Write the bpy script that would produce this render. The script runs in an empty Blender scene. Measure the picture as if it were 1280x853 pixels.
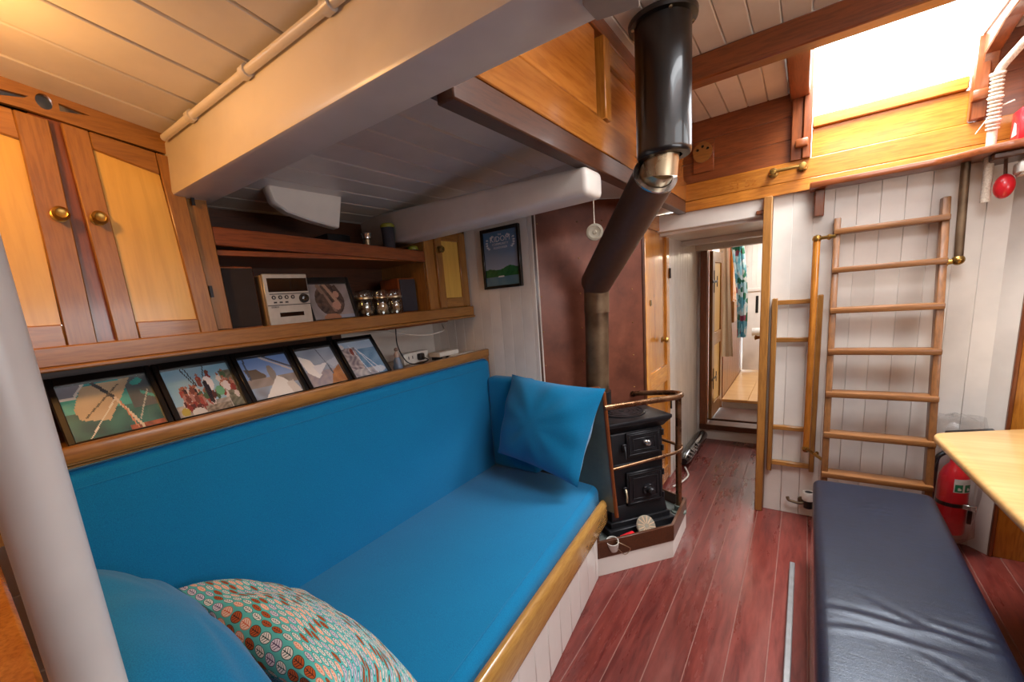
import bpy, bmesh, math, random
from mathutils import Vector, Matrix
random.seed(7)
C = bpy.context.scene.collection
sc = bpy.context.scene
V = Vector

# ------------------------------------------------------------------ camera
CAM_H = 1.45
ROT = ((0.8019, -0.0400, 0.5961), (0.5909, 0.1980, -0.7821), (-0.0867, 0.9794, 0.1826))   # camera axes in world
Rm = Matrix(ROT)
q = Rm.to_quaternion(); Rm = q.to_matrix()
cam = bpy.data.cameras.new('camera'); co = bpy.data.objects.new('camera', cam); C.objects.link(co)
co.matrix_world = Matrix.Translation((0, 0, CAM_H)) @ Rm.to_4x4()
cam.sensor_width = 36; cam.lens = 527 / 1280 * 36
cam.shift_x = 30 / 1280; cam.shift_y = 49 / 1280
cam.clip_start = 0.01
sc.camera = co

# ------------------------------------------------------------------ light
sc.view_settings.view_transform = 'Standard'; sc.view_settings.look = 'None'
sc.view_settings.exposure = 0.35; sc.view_settings.gamma = 1.0
sc.view_settings.use_curve_mapping = False
sc.cycles.use_denoising = True
sc.cycles.max_bounces = 10; sc.cycles.diffuse_bounces = 6; sc.cycles.glossy_bounces = 4
sc.cycles.sample_clamp_indirect = 6
W = bpy.data.worlds.new('sky'); sc.world = W; W.use_nodes = True
bg = W.node_tree.nodes['Background']; bg.inputs[0].default_value = (0.93, 0.97, 1.0, 1); bg.inputs[1].default_value = 6.0

def area(name, loc, rot, sx, sy, power, col=(1, 1, 1), portal=False):
    l = bpy.data.lights.new(name, 'AREA'); l.shape = 'RECTANGLE'; l.size = sx; l.size_y = sy
    l.energy = power; l.color = col
    if portal: l.cycles.is_portal = True
    o = bpy.data.objects.new(name, l); C.objects.link(o); o.location = loc; o.rotation_euler = rot
    return o
def point(name, loc, power, col, r=0.04):
    l = bpy.data.lights.new(name, 'POINT'); l.energy = power; l.color = col; l.shadow_soft_size = r
    o = bpy.data.objects.new(name, l); C.objects.link(o); o.location = loc
    return o
area('hatch_daylight', (0.27, 2.70, 2.75), (math.radians(-8), 0, 0), 0.6, 0.75, 58, (1, 0.98, 0.95))
area('skylight_daylight', (0.36, 1.30, 2.55), (0, 0, 0), 0.6, 0.95, 19, (0.97, 0.98, 1))
area('starboard_fill', (1.70, 0.75, 1.55), (0, math.radians(90), 0), 0.32, 1.7, 15, (0.97, 0.98, 1))  # added soft fill from starboard, out of view, no known source there
WARM = (1, 0.48, 0.135)
point('cabin_lamp_light', (-1.25, 0.02, 1.99), 9.5, WARM, 0.04)
point('after_cabin_light', (-0.25, 5.3, 1.85), 8, (1, 0.82, 0.6), 0.08)
area('after_cabin_hatch', (-0.1, 5.9, 2.2), (0, 0, 0), 0.6, 0.6, 13, (0.97, 0.98, 1))

# ------------------------------------------------------------------ survey: photo pixel -> point on a known plane of the room
def ray(px, py): return Rm @ V(((px - 610) / 527, (475.5 - py) / 527, -1))
CO = V((0, 0, CAM_H))
def on_x(px, py, x): d = ray(px, py); return CO + d * (x / d.x)
def on_y(px, py, y): d = ray(px, py); return CO + d * (y / d.y)
def on_z(px, py, z): d = ray(px, py); return CO + d * ((z - CAM_H) / d.z)
def on_p(px, py, p, n): d = ray(px, py); return CO + d * ((V(p) - CO).dot(V(n)) / d.dot(V(n)))

# ------------------------------------------------------------------ materials
def lin(h):
    h = h.lstrip('#'); v = [int(h[i:i+2], 16) / 255 for i in (0, 2, 4)]
    return tuple(c / 12.92 if c <= 0.04045 else ((c + 0.055) / 1.055) ** 2.4 for c in v) + (1,)
def newmat(name):
    m = bpy.data.materials.new(name); m.use_nodes = True
    return m, m.node_tree, m.node_tree.nodes['Principled BSDF']
def nd(t, ty, **kw):
    n = t.nodes.new(ty)
    for k, v in kw.items():
        if k in n.inputs: n.inputs[k].default_value = v
        else: setattr(n, k, v)
    return n
def ramp(t, fac, stops, interp='LINEAR'):
    r = t.nodes.new('ShaderNodeValToRGB'); r.color_ramp.interpolation = interp
    e = r.color_ramp.elements
    while len(e) < len(stops): e.new(0.5)
    for i, (p, c) in enumerate(stops): e[i].position = p; e[i].color = c
    t.links.new(fac, r.inputs[0]); return r.outputs[0]
def vec(t, scale=(1, 1, 1), rnd=True):
    tc = nd(t, 'ShaderNodeTexCoord'); mp = nd(t, 'ShaderNodeMapping'); mp.inputs['Scale'].default_value = scale
    t.links.new(tc.outputs['Object'], mp.inputs[0])
    if rnd:
        oi = nd(t, 'ShaderNodeObjectInfo'); mu = nd(t, 'ShaderNodeMath', operation='MULTIPLY'); mu.inputs[1].default_value = 37.0
        t.links.new(oi.outputs['Random'], mu.inputs[0]); cb = nd(t, 'ShaderNodeCombineXYZ')
        for i in range(3): t.links.new(mu.outputs[0], cb.inputs[i])
        t.links.new(cb.outputs[0], mp.inputs['Location'])
    return mp.outputs[0]
def noise(t, v, scale, detail=4, rough=0.55, dist=0.0):
    n = nd(t, 'ShaderNodeTexNoise'); n.inputs['Scale'].default_value = scale; n.inputs['Detail'].default_value = detail
    n.inputs['Roughness'].default_value = rough; n.inputs['Distortion'].default_value = dist
    t.links.new(v, n.inputs['Vector']); return n.outputs['Fac']
def mixc(t, fac, a, b, mode='MIX'):
    m = nd(t, 'ShaderNodeMix', data_type='RGBA', blend_type=mode)
    for s, i in ((fac, 0), (a, 6), (b, 7)):
        if hasattr(s, 'is_output'): t.links.new(s, m.inputs[i])
        else: m.inputs[i].default_value = s
    return m.outputs[2]
def bump(t, b, h, strength=0.2, dist=0.002):
    n = nd(t, 'ShaderNodeBump'); n.inputs['Strength'].default_value = strength; n.inputs['Distance'].default_value = dist
    t.links.new(h, n.inputs['Height']); t.links.new(n.outputs[0], b.inputs['Normal'])
def vary(t, col, lo=0.86, hi=1.1):
    oi = nd(t, 'ShaderNodeObjectInfo'); mr = nd(t, 'ShaderNodeMapRange')
    mr.inputs['To Min'].default_value = lo; mr.inputs['To Max'].default_value = hi
    t.links.new(oi.outputs['Random'], mr.inputs[0])
    hs = nd(t, 'ShaderNodeHueSaturation'); t.links.new(mr.outputs[0], hs.inputs['Value']); t.links.new(col, hs.inputs['Color'])
    return hs.outputs[0]
def wood(name, dark, mid, light, axis='Z', rough=0.32, coat=0.25, fine=55, var=(0.88, 1.1)):
    m, t, b = newmat(name)
    s = {'X': (0.09, 1, 1), 'Y': (1, 0.09, 1), 'Z': (1, 1, 0.09)}[axis]
    v = vec(t, s); g = noise(t, v, fine * 2.2, 3, 0.6, 0.3); br = noise(t, v, 9, 2, 0.5, 0.5)
    c1 = ramp(t, br, [(0.3, lin(mid)), (0.7, lin(light))]); c2 = ramp(t, g, [(0.38, lin(dark)), (0.6, (1, 1, 1, 1))])
    fac = ramp(t, g, [(0.36, (1, 1, 1, 1)), (0.58, (0, 0, 0, 1))])
    c = mixc(t, mixc(t, 0.55, fac, (0, 0, 0, 1)), c1, lin(dark)); c = vary(t, c, *var)
    t.links.new(c, b.inputs['Base Color']); b.inputs['Roughness'].default_value = rough
    b.inputs['Coat Weight'].default_value = coat; b.inputs['Coat Roughness'].default_value = 0.12
    bump(t, b, g, 0.08, 0.001); return m
def paint(name, col, rough=0.35, grime=0.08, var=(0.97, 1.02), coat=0.0):
    m, t, b = newmat(name); v = vec(t); n1 = noise(t, v, 3.5, 4); n2 = noise(t, v, 60, 2)
    dk = tuple(c * (1 - grime * 2) for c in lin(col)[:3]) + (1,)
    c = vary(t, ramp(t, n1, [(0.3, dk), (0.6, lin(col))]), *var); t.links.new(c, b.inputs['Base Color'])
    b.inputs['Roughness'].default_value = rough; b.inputs['Coat Weight'].default_value = coat
    bump(t, b, n2, 0.06, 0.001); return m
def metal(name, c1, c2, rough=0.3, scale=12):
    m, t, b = newmat(name); v = vec(t); n = noise(t, v, scale, 4)
    t.links.new(ramp(t, n, [(0.35, lin(c1)), (0.65, lin(c2))]), b.inputs['Base Color'])
    b.inputs['Metallic'].default_value = 0.9
    t.links.new(ramp(t, n, [(0.3, (rough * .8,) * 3 + (1,)), (0.7, (min(1, rough * 1.5),) * 3 + (1,))]), b.inputs['Roughness'])
    return m
def plain(name, col, rough=0.5, metal_=0.0, trans=0.0, emit=0.0, coat=0.0):
    m, t, b = newmat(name); v = vec(t); n = noise(t, v, 25, 3)
    dk = tuple(c * 0.86 for c in lin(col)[:3]) + (1,)
    t.links.new(ramp(t, n, [(0.35, dk), (0.65, lin(col))]), b.inputs['Base Color'])
    b.inputs['Roughness'].default_value = rough; b.inputs['Metallic'].default_value = metal_
    b.inputs['Transmission Weight'].default_value = trans; b.inputs['Coat Weight'].default_value = coat
    if emit: b.inputs['Emission Color'].default_value = lin(col); b.inputs['Emission Strength'].default_value = emit
    return m
def fabric(name, dark, light, scale=420, rough=0.92, bs=0.35):
    m, t, b = newmat(name); v = vec(t, (1, 1, 1), False); n = noise(t, v, scale, 2, 0.7); n2 = noise(t, v, 6, 3)
    c = ramp(t, n, [(0.3, lin(dark)), (0.65, lin(light))]); c = mixc(t, ramp(t, n2, [(0.35, (0, 0, 0, 1)), (0.7, (.25, .25, .25, 1))]), c, lin(light))
    t.links.new(c, b.inputs['Base Color']); b.inputs['Roughness'].default_value = rough
    b.inputs['Sheen Weight'].default_value = 0.15; b.inputs['Specular IOR Level'].default_value = 0.2
    bump(t, b, n, bs, 0.0012); return m
def glassm(name, col='#ffffff', rough=0.02, alpha=0.02):
    m, t, b = newmat(name)
    tr = nd(t, 'ShaderNodeBsdfTransparent'); tr.inputs[0].default_value = lin(col)
    gl = nd(t, 'ShaderNodeBsdfGlossy'); gl.inputs['Roughness'].default_value = rough
    lw = nd(t, 'ShaderNodeLayerWeight'); lw.inputs[0].default_value = 0.5
    fr = nd(t, 'ShaderNodeMath', operation='POWER'); fr.inputs[1].default_value = 4.0; t.links.new(lw.outputs['Facing'], fr.inputs[0])
    ad = nd(t, 'ShaderNodeMath', operation='ADD'); ad.inputs[1].default_value = alpha; t.links.new(fr.outputs[0], ad.inputs[0])
    mx = nd(t, 'ShaderNodeMixShader'); t.links.new(ad.outputs[0], mx.inputs[0]); t.links.new(tr.outputs[0], mx.inputs[1]); t.links.new(gl.outputs[0], mx.inputs[2])
    t.links.new(mx.outputs[0], t.nodes['Material Output'].inputs[0]); return m
M = {}
for ax in 'XYZ':
    M['oak' + ax] = wood('honey_oak_' + ax, '#6b4420', '#93622c', '#a8763a', ax)
    M['teak' + ax] = wood('varnished_teak_' + ax, '#7c4414', '#b06a22', '#c98534', ax, 0.25, 0.4)
    M['mahog' + ax] = wood('mahogany_' + ax, '#4a2411', '#7a3f1e', '#8d4d27', ax, 0.3, 0.35)
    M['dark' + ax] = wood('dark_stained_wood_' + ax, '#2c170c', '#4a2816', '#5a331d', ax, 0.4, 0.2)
    M['tread' + ax] = wood('worn_tread_' + ax, '#4a2f1c', '#86603c', '#a98660', ax, 0.55, 0.05)
for ax in 'XZ': M['lad' + ax] = wood('brown_ladder_wood_' + ax, '#4f3018', '#7e5029', '#956438', ax, 0.4, 0.15)
M['honey'] = wood('golden_honey_rail', '#8a5e28', '#ad7e3c', '#c0924e', 'Y', 0.25, 0.4)
M['maple'] = wood('pale_maple_panel', '#b98f3e', '#cb9f48', '#d6ad56', 'Z', 0.35, 0.2, 20)
M['ply'] = wood('varnished_plywood', '#8a4a16', '#aa6422', '#bf7a33', 'Y', 0.2, 0.6, 30)
M['tabletop'] = wood('pale_pine_table', '#bd8a4c', '#d0a062', '#dab074', 'X', 0.3, 0.35, 18)
M['white'] = paint('white_gloss_paint', '#e6e0d8', 0.3)
M['cream'] = paint('cream_ceiling_paint', '#dcd6ce', 0.32)
M['gloss'] = paint('white_enamel', '#ddd5cf', 0.12, 0.05, coat=0.3)
M['pole'] = paint('pole_paint', '#d9d6d4', 0.3)
M['blue'] = fabric('teal_blue_upholstery', '#026494', '#077cae')
M['pipe'] = metal('sooty_flue_steel', '#5a4838', '#8a745c', 0.5, 7)
M['flue'] = plain('brown_flue_sleeve', '#5e4436', 0.48, 0.15)
M['steel'] = metal('warm_stainless', '#9a8a70', '#b8a88c', 0.25, 5)
M['brass'] = metal('aged_brass', '#8a6a34', '#b08d4c', 0.25)
M['copper'] = metal('copper_tube', '#6e5038', '#a58060', 0.25)
M['chrome'] = metal('chrome', '#b8b8b8', '#d8d8d8', 0.15)
M['iron'] = plain('cast_iron', '#26262a', 0.42, 0.5)
M['guard'] = plain('black_enamel_guard', '#101114', 0.28, 0.2, coat=0.3)
M['black'] = plain('black_plastic', '#141416', 0.4)
M['frame'] = plain('black_frame_lacquer', '#0c0b0b', 0.3, coat=0.4)
M['speaker'] = plain('dark_speaker_cloth', '#2e2624', 0.9)
M['greycloth'] = plain('grey_speaker_cloth', '#37343c', 0.9)
M['silver'] = plain('silver_plastic', '#b9b6ae', 0.35, 0.3)
M['silver2'] = plain('beige_side_plastic', '#a58e70', 0.4)
M['screen'] = plain('smoked_window', '#1a1613', 0.12, coat=0.5)
M['whitepl'] = plain('white_plastic', '#dcd8d0', 0.4)
M['red'] = plain('red_enamel', '#de2430', 0.3, coat=0.3)
M['green'] = plain('sign_green', '#1d7a52', 0.4)
M['lime'] = plain('lime_plastic', '#8f8f2a', 0.5)
M['rope'] = fabric('white_rope', '#b9ab98', '#e2d8c8', 160)
M['vinylgrey'] = plain('grey_green_vinyl', '#5d6660', 0.4)
M['shell'] = plain('pale_shell', '#c9a98a', 0.6)
M['stone'] = plain('stone_grey', '#8f8878', 0.7)
M['aluminium'] = plain('aluminium_strip', '#b8bdc2', 0.35, 0.6)
M['glass'] = glassm('clear_glass')
M['jar'] = glassm('jar_glass', '#f4f6f4', 0.03, 0.10)
M['bag'] = glassm('clear_plastic_bag', '#fafafa', 0.12, 0.09)
M['lampglass'] = plain('lit_lamp_glass', '#ffcf8a', 0.4, emit=4)
M['foil'] = plain('black_shiny_plastic', '#1a1a1c', 0.2, coat=0.6)
M['towel'] = fabric('beige_towel', '#b5a28c', '#cbb9a3', 200)
M['filler'] = plain('seam_filler', '#966c62', 0.6)
M['recess_shade'] = plain('dark_void', '#120c08', 0.9)  # near-black colour puts the shade of slots and holes into the surface
# rust-painted heat shield
m, t, b = newmat('rust_brown_shield'); v = vec(t); n = noise(t, v, 4, 6, 0.65)
t.links.new(ramp(t, n, [(0.3, lin('#582f22')), (0.55, lin('#784432')), (0.75, lin('#8f5a44'))]), b.inputs['Base Color'])
b.inputs['Roughness'].default_value = 0.38; b.inputs['Metallic'].default_value = 0.25; M['rust'] = m
# red stained floor planks with wear
m, t, b = newmat('red_stained_floor'); v = vec(t, (1, 0.12, 1)); g = noise(t, v, 38, 4, 0.65, 0.5)
v2 = vec(t, (1, 0.16, 1)); w = noise(t, v2, 5, 6, 0.7)
c = ramp(t, g, [(0.3, lin('#561f1c')), (0.55, lin('#74322c')), (0.8, lin('#864038'))])
c = mixc(t, ramp(t, w, [(0.5, (0, 0, 0, 1)), (0.78, (.55, .55, .55, 1))]), c, lin('#92544a'))
c = vary(t, c, 0.8, 1.18); t.links.new(c, b.inputs['Base Color'])
t.links.new(ramp(t, w, [(0.35, (.22,) * 3 + (1,)), (0.7, (.42,) * 3 + (1,))]), b.inputs['Roughness'])
b.inputs['Coat Weight'].default_value = 0.2; bump(t, b, g, 0.1, 0.001); M['floor'] = m
# black vinyl with fine creases; bluish sky sheen put into base and specular tint
m, t, b = newmat('black_vinyl'); v = vec(t, (0.35, 1.6, 1), False); n = noise(t, v, 60, 3, 0.6, 0.8); n2 = noise(t, vec(t, (1, 1, 1), False), 500, 1)
t.links.new(ramp(t, n, [(0.3, lin('#11141f')), (0.7, lin('#192034'))]), b.inputs['Base Color']); b.inputs['Roughness'].default_value = 0.32; b.inputs['Specular IOR Level'].default_value = 0.7; b.inputs['Specular Tint'].default_value = (.72, .84, 1, 1)
ad = nd(t, 'ShaderNodeMath', operation='ADD'); t.links.new(n, ad.inputs[0]); t.links.new(n2, ad.inputs[1]); bump(t, b, ad.outputs[0], 0.25, 0.002); M['vinyl'] = m
# printed leaf fabric (uv laid rows of little leaves)
m, t, b = newmat('leaf_print_cotton'); L = t.links
uv = nd(t, 'ShaderNodeUVMap'); sx = nd(t, 'ShaderNodeSeparateXYZ'); L.new(uv.outputs[0], sx.inputs[0])
def mth(op, a, bb=None):
    n = nd(t, 'ShaderNodeMath', operation=op)
    for i, s in enumerate((a, bb)):
        if s is None: continue
        if hasattr(s, 'is_output'): L.new(s, n.inputs[i])
        else: n.inputs[i].default_value = s
    return n.outputs[0]
V_ = mth('MULTIPLY', sx.outputs[1], 34.0); row = mth('FLOOR', V_)
U_ = mth('ADD', mth('MULTIPLY', sx.outputs[0], 15.0), mth('MULTIPLY', row, 0.37)); colu = mth('FLOOR', U_)
fx = mth('SUBTRACT', mth('FRACT', U_), 0.5); fy = mth('SUBTRACT', mth('FRACT', V_), 0.5)
rad = mth('ADD', mth('POWER', mth('ABSOLUTE', mth('DIVIDE', fx, 0.46)), 2.0), mth('POWER', mth('ABSOLUTE', mth('DIVIDE', fy, 0.42)), 2.0))
cb = nd(t, 'ShaderNodeCombineXYZ'); L.new(colu, cb.inputs[0]); L.new(row, cb.inputs[1])
wn = nd(t, 'ShaderNodeTexWhiteNoise', noise_dimensions='2D'); L.new(cb.outputs[0], wn.inputs['Vector'])
leafc = ramp(t, wn.outputs['Value'], [(0, lin('#e8e6df')), (0.3, lin('#b5541d')), (0.55, lin('#e9cdb8')), (0.78, lin('#d9d4e0'))], 'CONSTANT')
veinc = ramp(t, wn.outputs['Value'], [(0, lin('#1f4a4c')), (0.3, lin('#3d1a0c')), (0.55, lin('#d2613a')), (0.78, lin('#4a3560'))], 'CONSTANT')
vein = mth('MAXIMUM', mth('LESS_THAN', mth('ABSOLUTE', fy), 0.035), mth('LESS_THAN', mth('FRACT', mth('ADD', mth('MULTIPLY', fx, 5.0), mth('MULTIPLY', mth('ABSOLUTE', fy), 3.0))), 0.3))
vein = mth('MULTIPLY', vein, mth('LESS_THAN', rad, 0.62)); edge = mth('GREATER_THAN', rad, 0.78)
c = mixc(t, mth('MAXIMUM', vein, edge), leafc, veinc)
c = mixc(t, mth('GREATER_THAN', rad, 1.0), c, lin('#52b8b4')); L.new(c, b.inputs['Base Color']); b.inputs['Roughness'].default_value = 0.85; M['leaf'] = m
# floral blue cloth
m, t, b = newmat('floral_cloth'); v = vec(t); vo = nd(t, 'ShaderNodeTexVoronoi'); vo.inputs['Scale'].default_value = 19; t.links.new(v, vo.inputs['Vector'])
t.links.new(ramp(t, vo.outputs['Color'], [(0, lin('#8fc4cf')), (0.3, lin('#dfe8ea')), (0.45, lin('#6fb0c4')), (0.6, lin('#3c8a6a')), (0.68, lin('#b8dbe2')), (0.85, lin('#b05a70'))], 'CONSTANT'), b.inputs['Base Color']); b.inputs['Roughness'].default_value = 0.9; M['floral'] = m
# flat prints use colours stored on their faces
m, t, b = newmat('glossy_print'); at = nd(t, 'ShaderNodeVertexColor', layer_name='ink'); t.links.new(at.outputs[0], b.inputs['Base Color'])
b.inputs['Roughness'].default_value = 0.25; b.inputs['Coat Weight'].default_value = 0.4; b.inputs['Coat Roughness'].default_value = 0.05; M['print'] = m

# ------------------------------------------------------------------ mesh builder
class B:
    def __init__(s): s.bm = bmesh.new()
    def _merge(s, o):
        me = bpy.data.meshes.new('t'); o.to_mesh(me); o.free(); s.bm.from_mesh(me); bpy.data.meshes.remove(me)
    def hexa(s, p, bev=0.0, seg=1):
        o = bmesh.new(); v = [o.verts.new(x) for x in p]
        for f in ((3, 2, 1, 0), (4, 5, 6, 7), (0, 1, 5, 4), (1, 2, 6, 5), (2, 3, 7, 6), (3, 0, 4, 7)): o.faces.new([v[i] for i in f])
        bmesh.ops.recalc_face_normals(o, faces=o.faces)
        if bev: bmesh.ops.bevel(o, geom=o.edges[:], offset=bev, segments=seg, affect='EDGES', profile=0.5)
        s._merge(o); return s
    def box(s, x0, x1, y0, y1, z0, z1, bev=0.0, seg=1):
        return s.hexa([(x0, y0, z0), (x1, y0, z0), (x1, y1, z0), (x0, y1, z0), (x0, y0, z1), (x1, y0, z1), (x1, y1, z1), (x0, y1, z1)], bev, seg)
    def obox(s, c, a, b_, n, bev=0.0, seg=1):     # centre and three half-vectors
        c, a, b_, n = V(c), V(a), V(b_), V(n)
        return s.hexa([c - a - b_ - n, c + a - b_ - n, c + a + b_ - n, c - a + b_ - n, c - a - b_ + n, c + a - b_ + n, c + a + b_ + n, c - a + b_ + n], bev, seg)
    def bar(s, p, q_, w, h, up=(0, 0, 1), bev=0.0):
        p, q_ = V(p), V(q_); d = q_ - p; u = V(up); side = d.cross(u).normalized(); u = side.cross(d).normalized()
        return s.obox((p + q_) / 2, d / 2, side * w / 2, u * h / 2, bev)
    def prism(s, poly, ext, bev=0.0, seg=1):
        o = bmesh.new(); v = [o.verts.new(p) for p in poly]; f = o.faces.new(v)
        r = bmesh.ops.extrude_face_region(o, geom=[f]); nv = [x for x in r['geom'] if isinstance(x, bmesh.types.BMVert)]
        bmesh.ops.translate(o, vec=V(ext), verts=nv); bmesh.ops.recalc_face_normals(o, faces=o.faces)
        if bev: bmesh.ops.bevel(o, geom=o.edges[:], offset=bev, segments=seg, affect='EDGES', profile=0.5)
        s._merge(o); return s
    def holed(s, loops, ext):
        o = bmesh.new(); E_ = []
        for lp in loops:
            v = [o.verts.new(p) for p in lp]
            for i in range(len(v)): E_.append(o.edges.new((v[i], v[(i + 1) % len(v)])))
        bmesh.ops.triangle_fill(o, edges=E_, use_beauty=True)
        r = bmesh.ops.extrude_face_region(o, geom=o.faces[:]); nv = [x for x in r['geom'] if isinstance(x, bmesh.types.BMVert)]
        bmesh.ops.translate(o, vec=V(ext), verts=nv); bmesh.ops.recalc_face_normals(o, faces=o.faces); s._merge(o); return s
    def tube(s, pts, r, n=12, cap=True):
        pts = [V(p) for p in pts]; rs = r if isinstance(r, (list, tuple)) else [r] * len(pts); rings = []; ref = None
        for i, p in enumerate(pts):
            d = (pts[min(i + 1, len(pts) - 1)] - pts[max(i - 1, 0)]).normalized()
            if ref is None: ref = d.orthogonal().normalized()
            ref = (ref - d * ref.dot(d)).normalized(); bi = d.cross(ref)
            rings.append([s.bm.verts.new(p + (ref * math.cos(2 * math.pi * k / n) + bi * math.sin(2 * math.pi * k / n)) * rs[i]) for k in range(n)])
        for a, b_ in zip(rings, rings[1:]):
            for k in range(n): s.bm.faces.new((a[k], a[(k + 1) % n], b_[(k + 1) % n], b_[k]))
        if cap: s.bm.faces.new(rings[0][::-1]); s.bm.faces.new(rings[-1])
        return s
    def lathe(s, prof, base, axis=(0, 0, 1), n=24):
        base, ax = V(base), V(axis).normalized(); e = ax.orthogonal().normalized(); f = ax.cross(e); rings = []
        for r, z in prof:
            if r < 1e-6: rings.append([s.bm.verts.new(base + ax * z)])
            else: rings.append([s.bm.verts.new(base + ax * z + (e * math.cos(2 * math.pi * k / n) + f * math.sin(2 * math.pi * k / n)) * r) for k in range(n)])
        for a, b_ in zip(rings, rings[1:]):
            for k in range(n):
                k2 = (k + 1) % n
                if len(a) == 1 and len(b_) == 1: continue
                if len(a) == 1: s.bm.faces.new((a[0], b_[k2], b_[k]))
                elif len(b_) == 1: s.bm.faces.new((a[k], a[k2], b_[0]))
                else: s.bm.faces.new((a[k], a[k2], b_[k2], b_[k]))
        return s
    def ball(s, c, r, n=12):
        c = V(c); rr = V(r) if hasattr(r, '__len__') else V((r, r, r)); o = bmesh.new()
        bmesh.ops.create_uvsphere(o, u_segments=n, v_segments=max(6, n * 2 // 3), radius=1)
        for v in o.verts: v.co = V((v.co.x * rr.x, v.co.y * rr.y, v.co.z * rr.z)) + c
        s._merge(o); return s
    def text(s, body, origin, right, up, size, depth=0.001):
        cu = bpy.data.curves.new('t', 'FONT'); cu.body = body; cu.size = size; cu.extrude = depth; cu.align_x = 'CENTER'; cu.resolution_u = 2
        o = bpy.data.objects.new('t', cu); C.objects.link(o); dg = bpy.context.evaluated_depsgraph_get()
        me = bpy.data.meshes.new_from_object(o.evaluated_get(dg)); r, u = V(right).normalized(), V(up).normalized(); nn = r.cross(u)
        for v in me.vertices: v.co = V(origin) + r * v.co.x + u * v.co.y + nn * v.co.z
        s.bm.from_mesh(me); bpy.data.objects.remove(o); bpy.data.curves.remove(cu); bpy.data.meshes.remove(me); return s
    def done(s, name, mat, parent=None, smooth=True, sub=0, recalc=True):
        if recalc: bmesh.ops.recalc_face_normals(s.bm, faces=s.bm.faces)
        wl = V((0, 0, 0)); p = parent
        while p: wl += p.location; p = p.parent
        if parent is None or parent.get('_c'):
            pass
        vs = [v.co for v in s.bm.verts]
        lo = V([min(c[i] for c in vs) for i in range(3)]); hi = V([max(c[i] for c in vs) for i in range(3)])
        org = V(((lo.x + hi.x) / 2, (lo.y + hi.y) / 2, lo.z if parent is None else (lo.z + hi.z) / 2))
        bmesh.ops.translate(s.bm, vec=-org, verts=s.bm.verts)
        me = bpy.data.meshes.new(name); s.bm.to_mesh(me); s.bm.free(); me.materials.append(mat)
        if smooth:
            me.polygons.foreach_set('use_smooth', [True] * len(me.polygons))
            me.set_sharp_from_angle(angle=math.radians(38))
        o = bpy.data.objects.new(name, me); C.objects.link(o); o.location = org - wl
        if parent: o.parent = parent
        if sub: md = o.modifiers.new('s', 'SUBSURF'); md.levels = md.render_levels = sub
        return o
def thing(name, label, cat, loc, group=None):
    o = bpy.data.objects.new(name, None); C.objects.link(o); o.location = V(loc); o.empty_display_size = 0.1
    o['label'] = label; o['category'] = cat
    if group: o['group'] = group
    return o
def tag(o, label, cat, group=None):
    o['label'] = label; o['category'] = cat
    if group: o['group'] = group
    return o
def struct(name, loc=(0, 0, 0)):
    o = bpy.data.objects.new(name, None); C.objects.link(o); o.location = V(loc); o['kind'] = 'structure'; return o
def st(o): o['kind'] = 'structure'; return o
def arc(c, r, a0, a1, n, e1, e2):
    c, e1, e2 = V(c), V(e1), V(e2)
    return [c + (e1 * math.cos(a0 + (a1 - a0) * i / n) + e2 * math.sin(a0 + (a1 - a0) * i / n)) * r for i in range(n + 1)]
def rounded(pts, r, n=5):      # round the inner corners of a path
    pts = [V(p) for p in pts]; out = [pts[0]]
    for a, p, c in zip(pts, pts[1:], pts[2:]):
        d1 = (a - p).normalized(); d2 = (c - p).normalized(); rr = min(r, (a - p).length * .45, (c - p).length * .45)
        s0, s1 = p + d1 * rr, p + d2 * rr
        for i in range(n + 1):
            u = i / n; out.append(s0 * (1 - u) ** 2 + p * 2 * u * (1 - u) + s1 * u * u)
    return out + [pts[-1]]
def print_sheet(name, TL, TR, BL, BR, fn, parent, nu=64, nv=44):
    TL, TR, BL, BR = map(V, (TL, TR, BL, BR)); verts = []; cols = []
    for j in range(nv + 1):
        for i in range(nu + 1):
            u, v = i / nu, j / nv; verts.append((BL * (1 - u) + BR * u) * (1 - v) + (TL * (1 - u) + TR * u) * v)
    faces = [(j * (nu + 1) + i, j * (nu + 1) + i + 1, (j + 1) * (nu + 1) + i + 1, (j + 1) * (nu + 1) + i) for j in range(nv) for i in range(nu)]
    wl = V((0, 0, 0)); p = parent
    while p: wl += p.location; p = p.parent
    org = sum(verts, V()) / len(verts)
    me = bpy.data.meshes.new(name); me.from_pydata([v - org for v in verts], [], faces); ca = me.color_attributes.new('ink', 'FLOAT_COLOR', 'CORNER')
    k = 0
    for j in range(nv):
        for i in range(nu):
            c = fn((i + .5) / nu, (j + .5) / nv); c = lin(c) if isinstance(c, str) else c
            for _ in range(4): ca.data[k].color = c; k += 1
    me.materials.append(M['print']); o = bpy.data.objects.new(name, me); C.objects.link(o); o.parent = parent; o.location = org - wl
    return o
def lerp(a, b_, t_): a, b_ = lin(a) if isinstance(a, str) else a, lin(b_) if isinstance(b_, str) else b_; return tuple(x * (1 - t_) + y * t_ for x, y in zip(a, b_))
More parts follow.
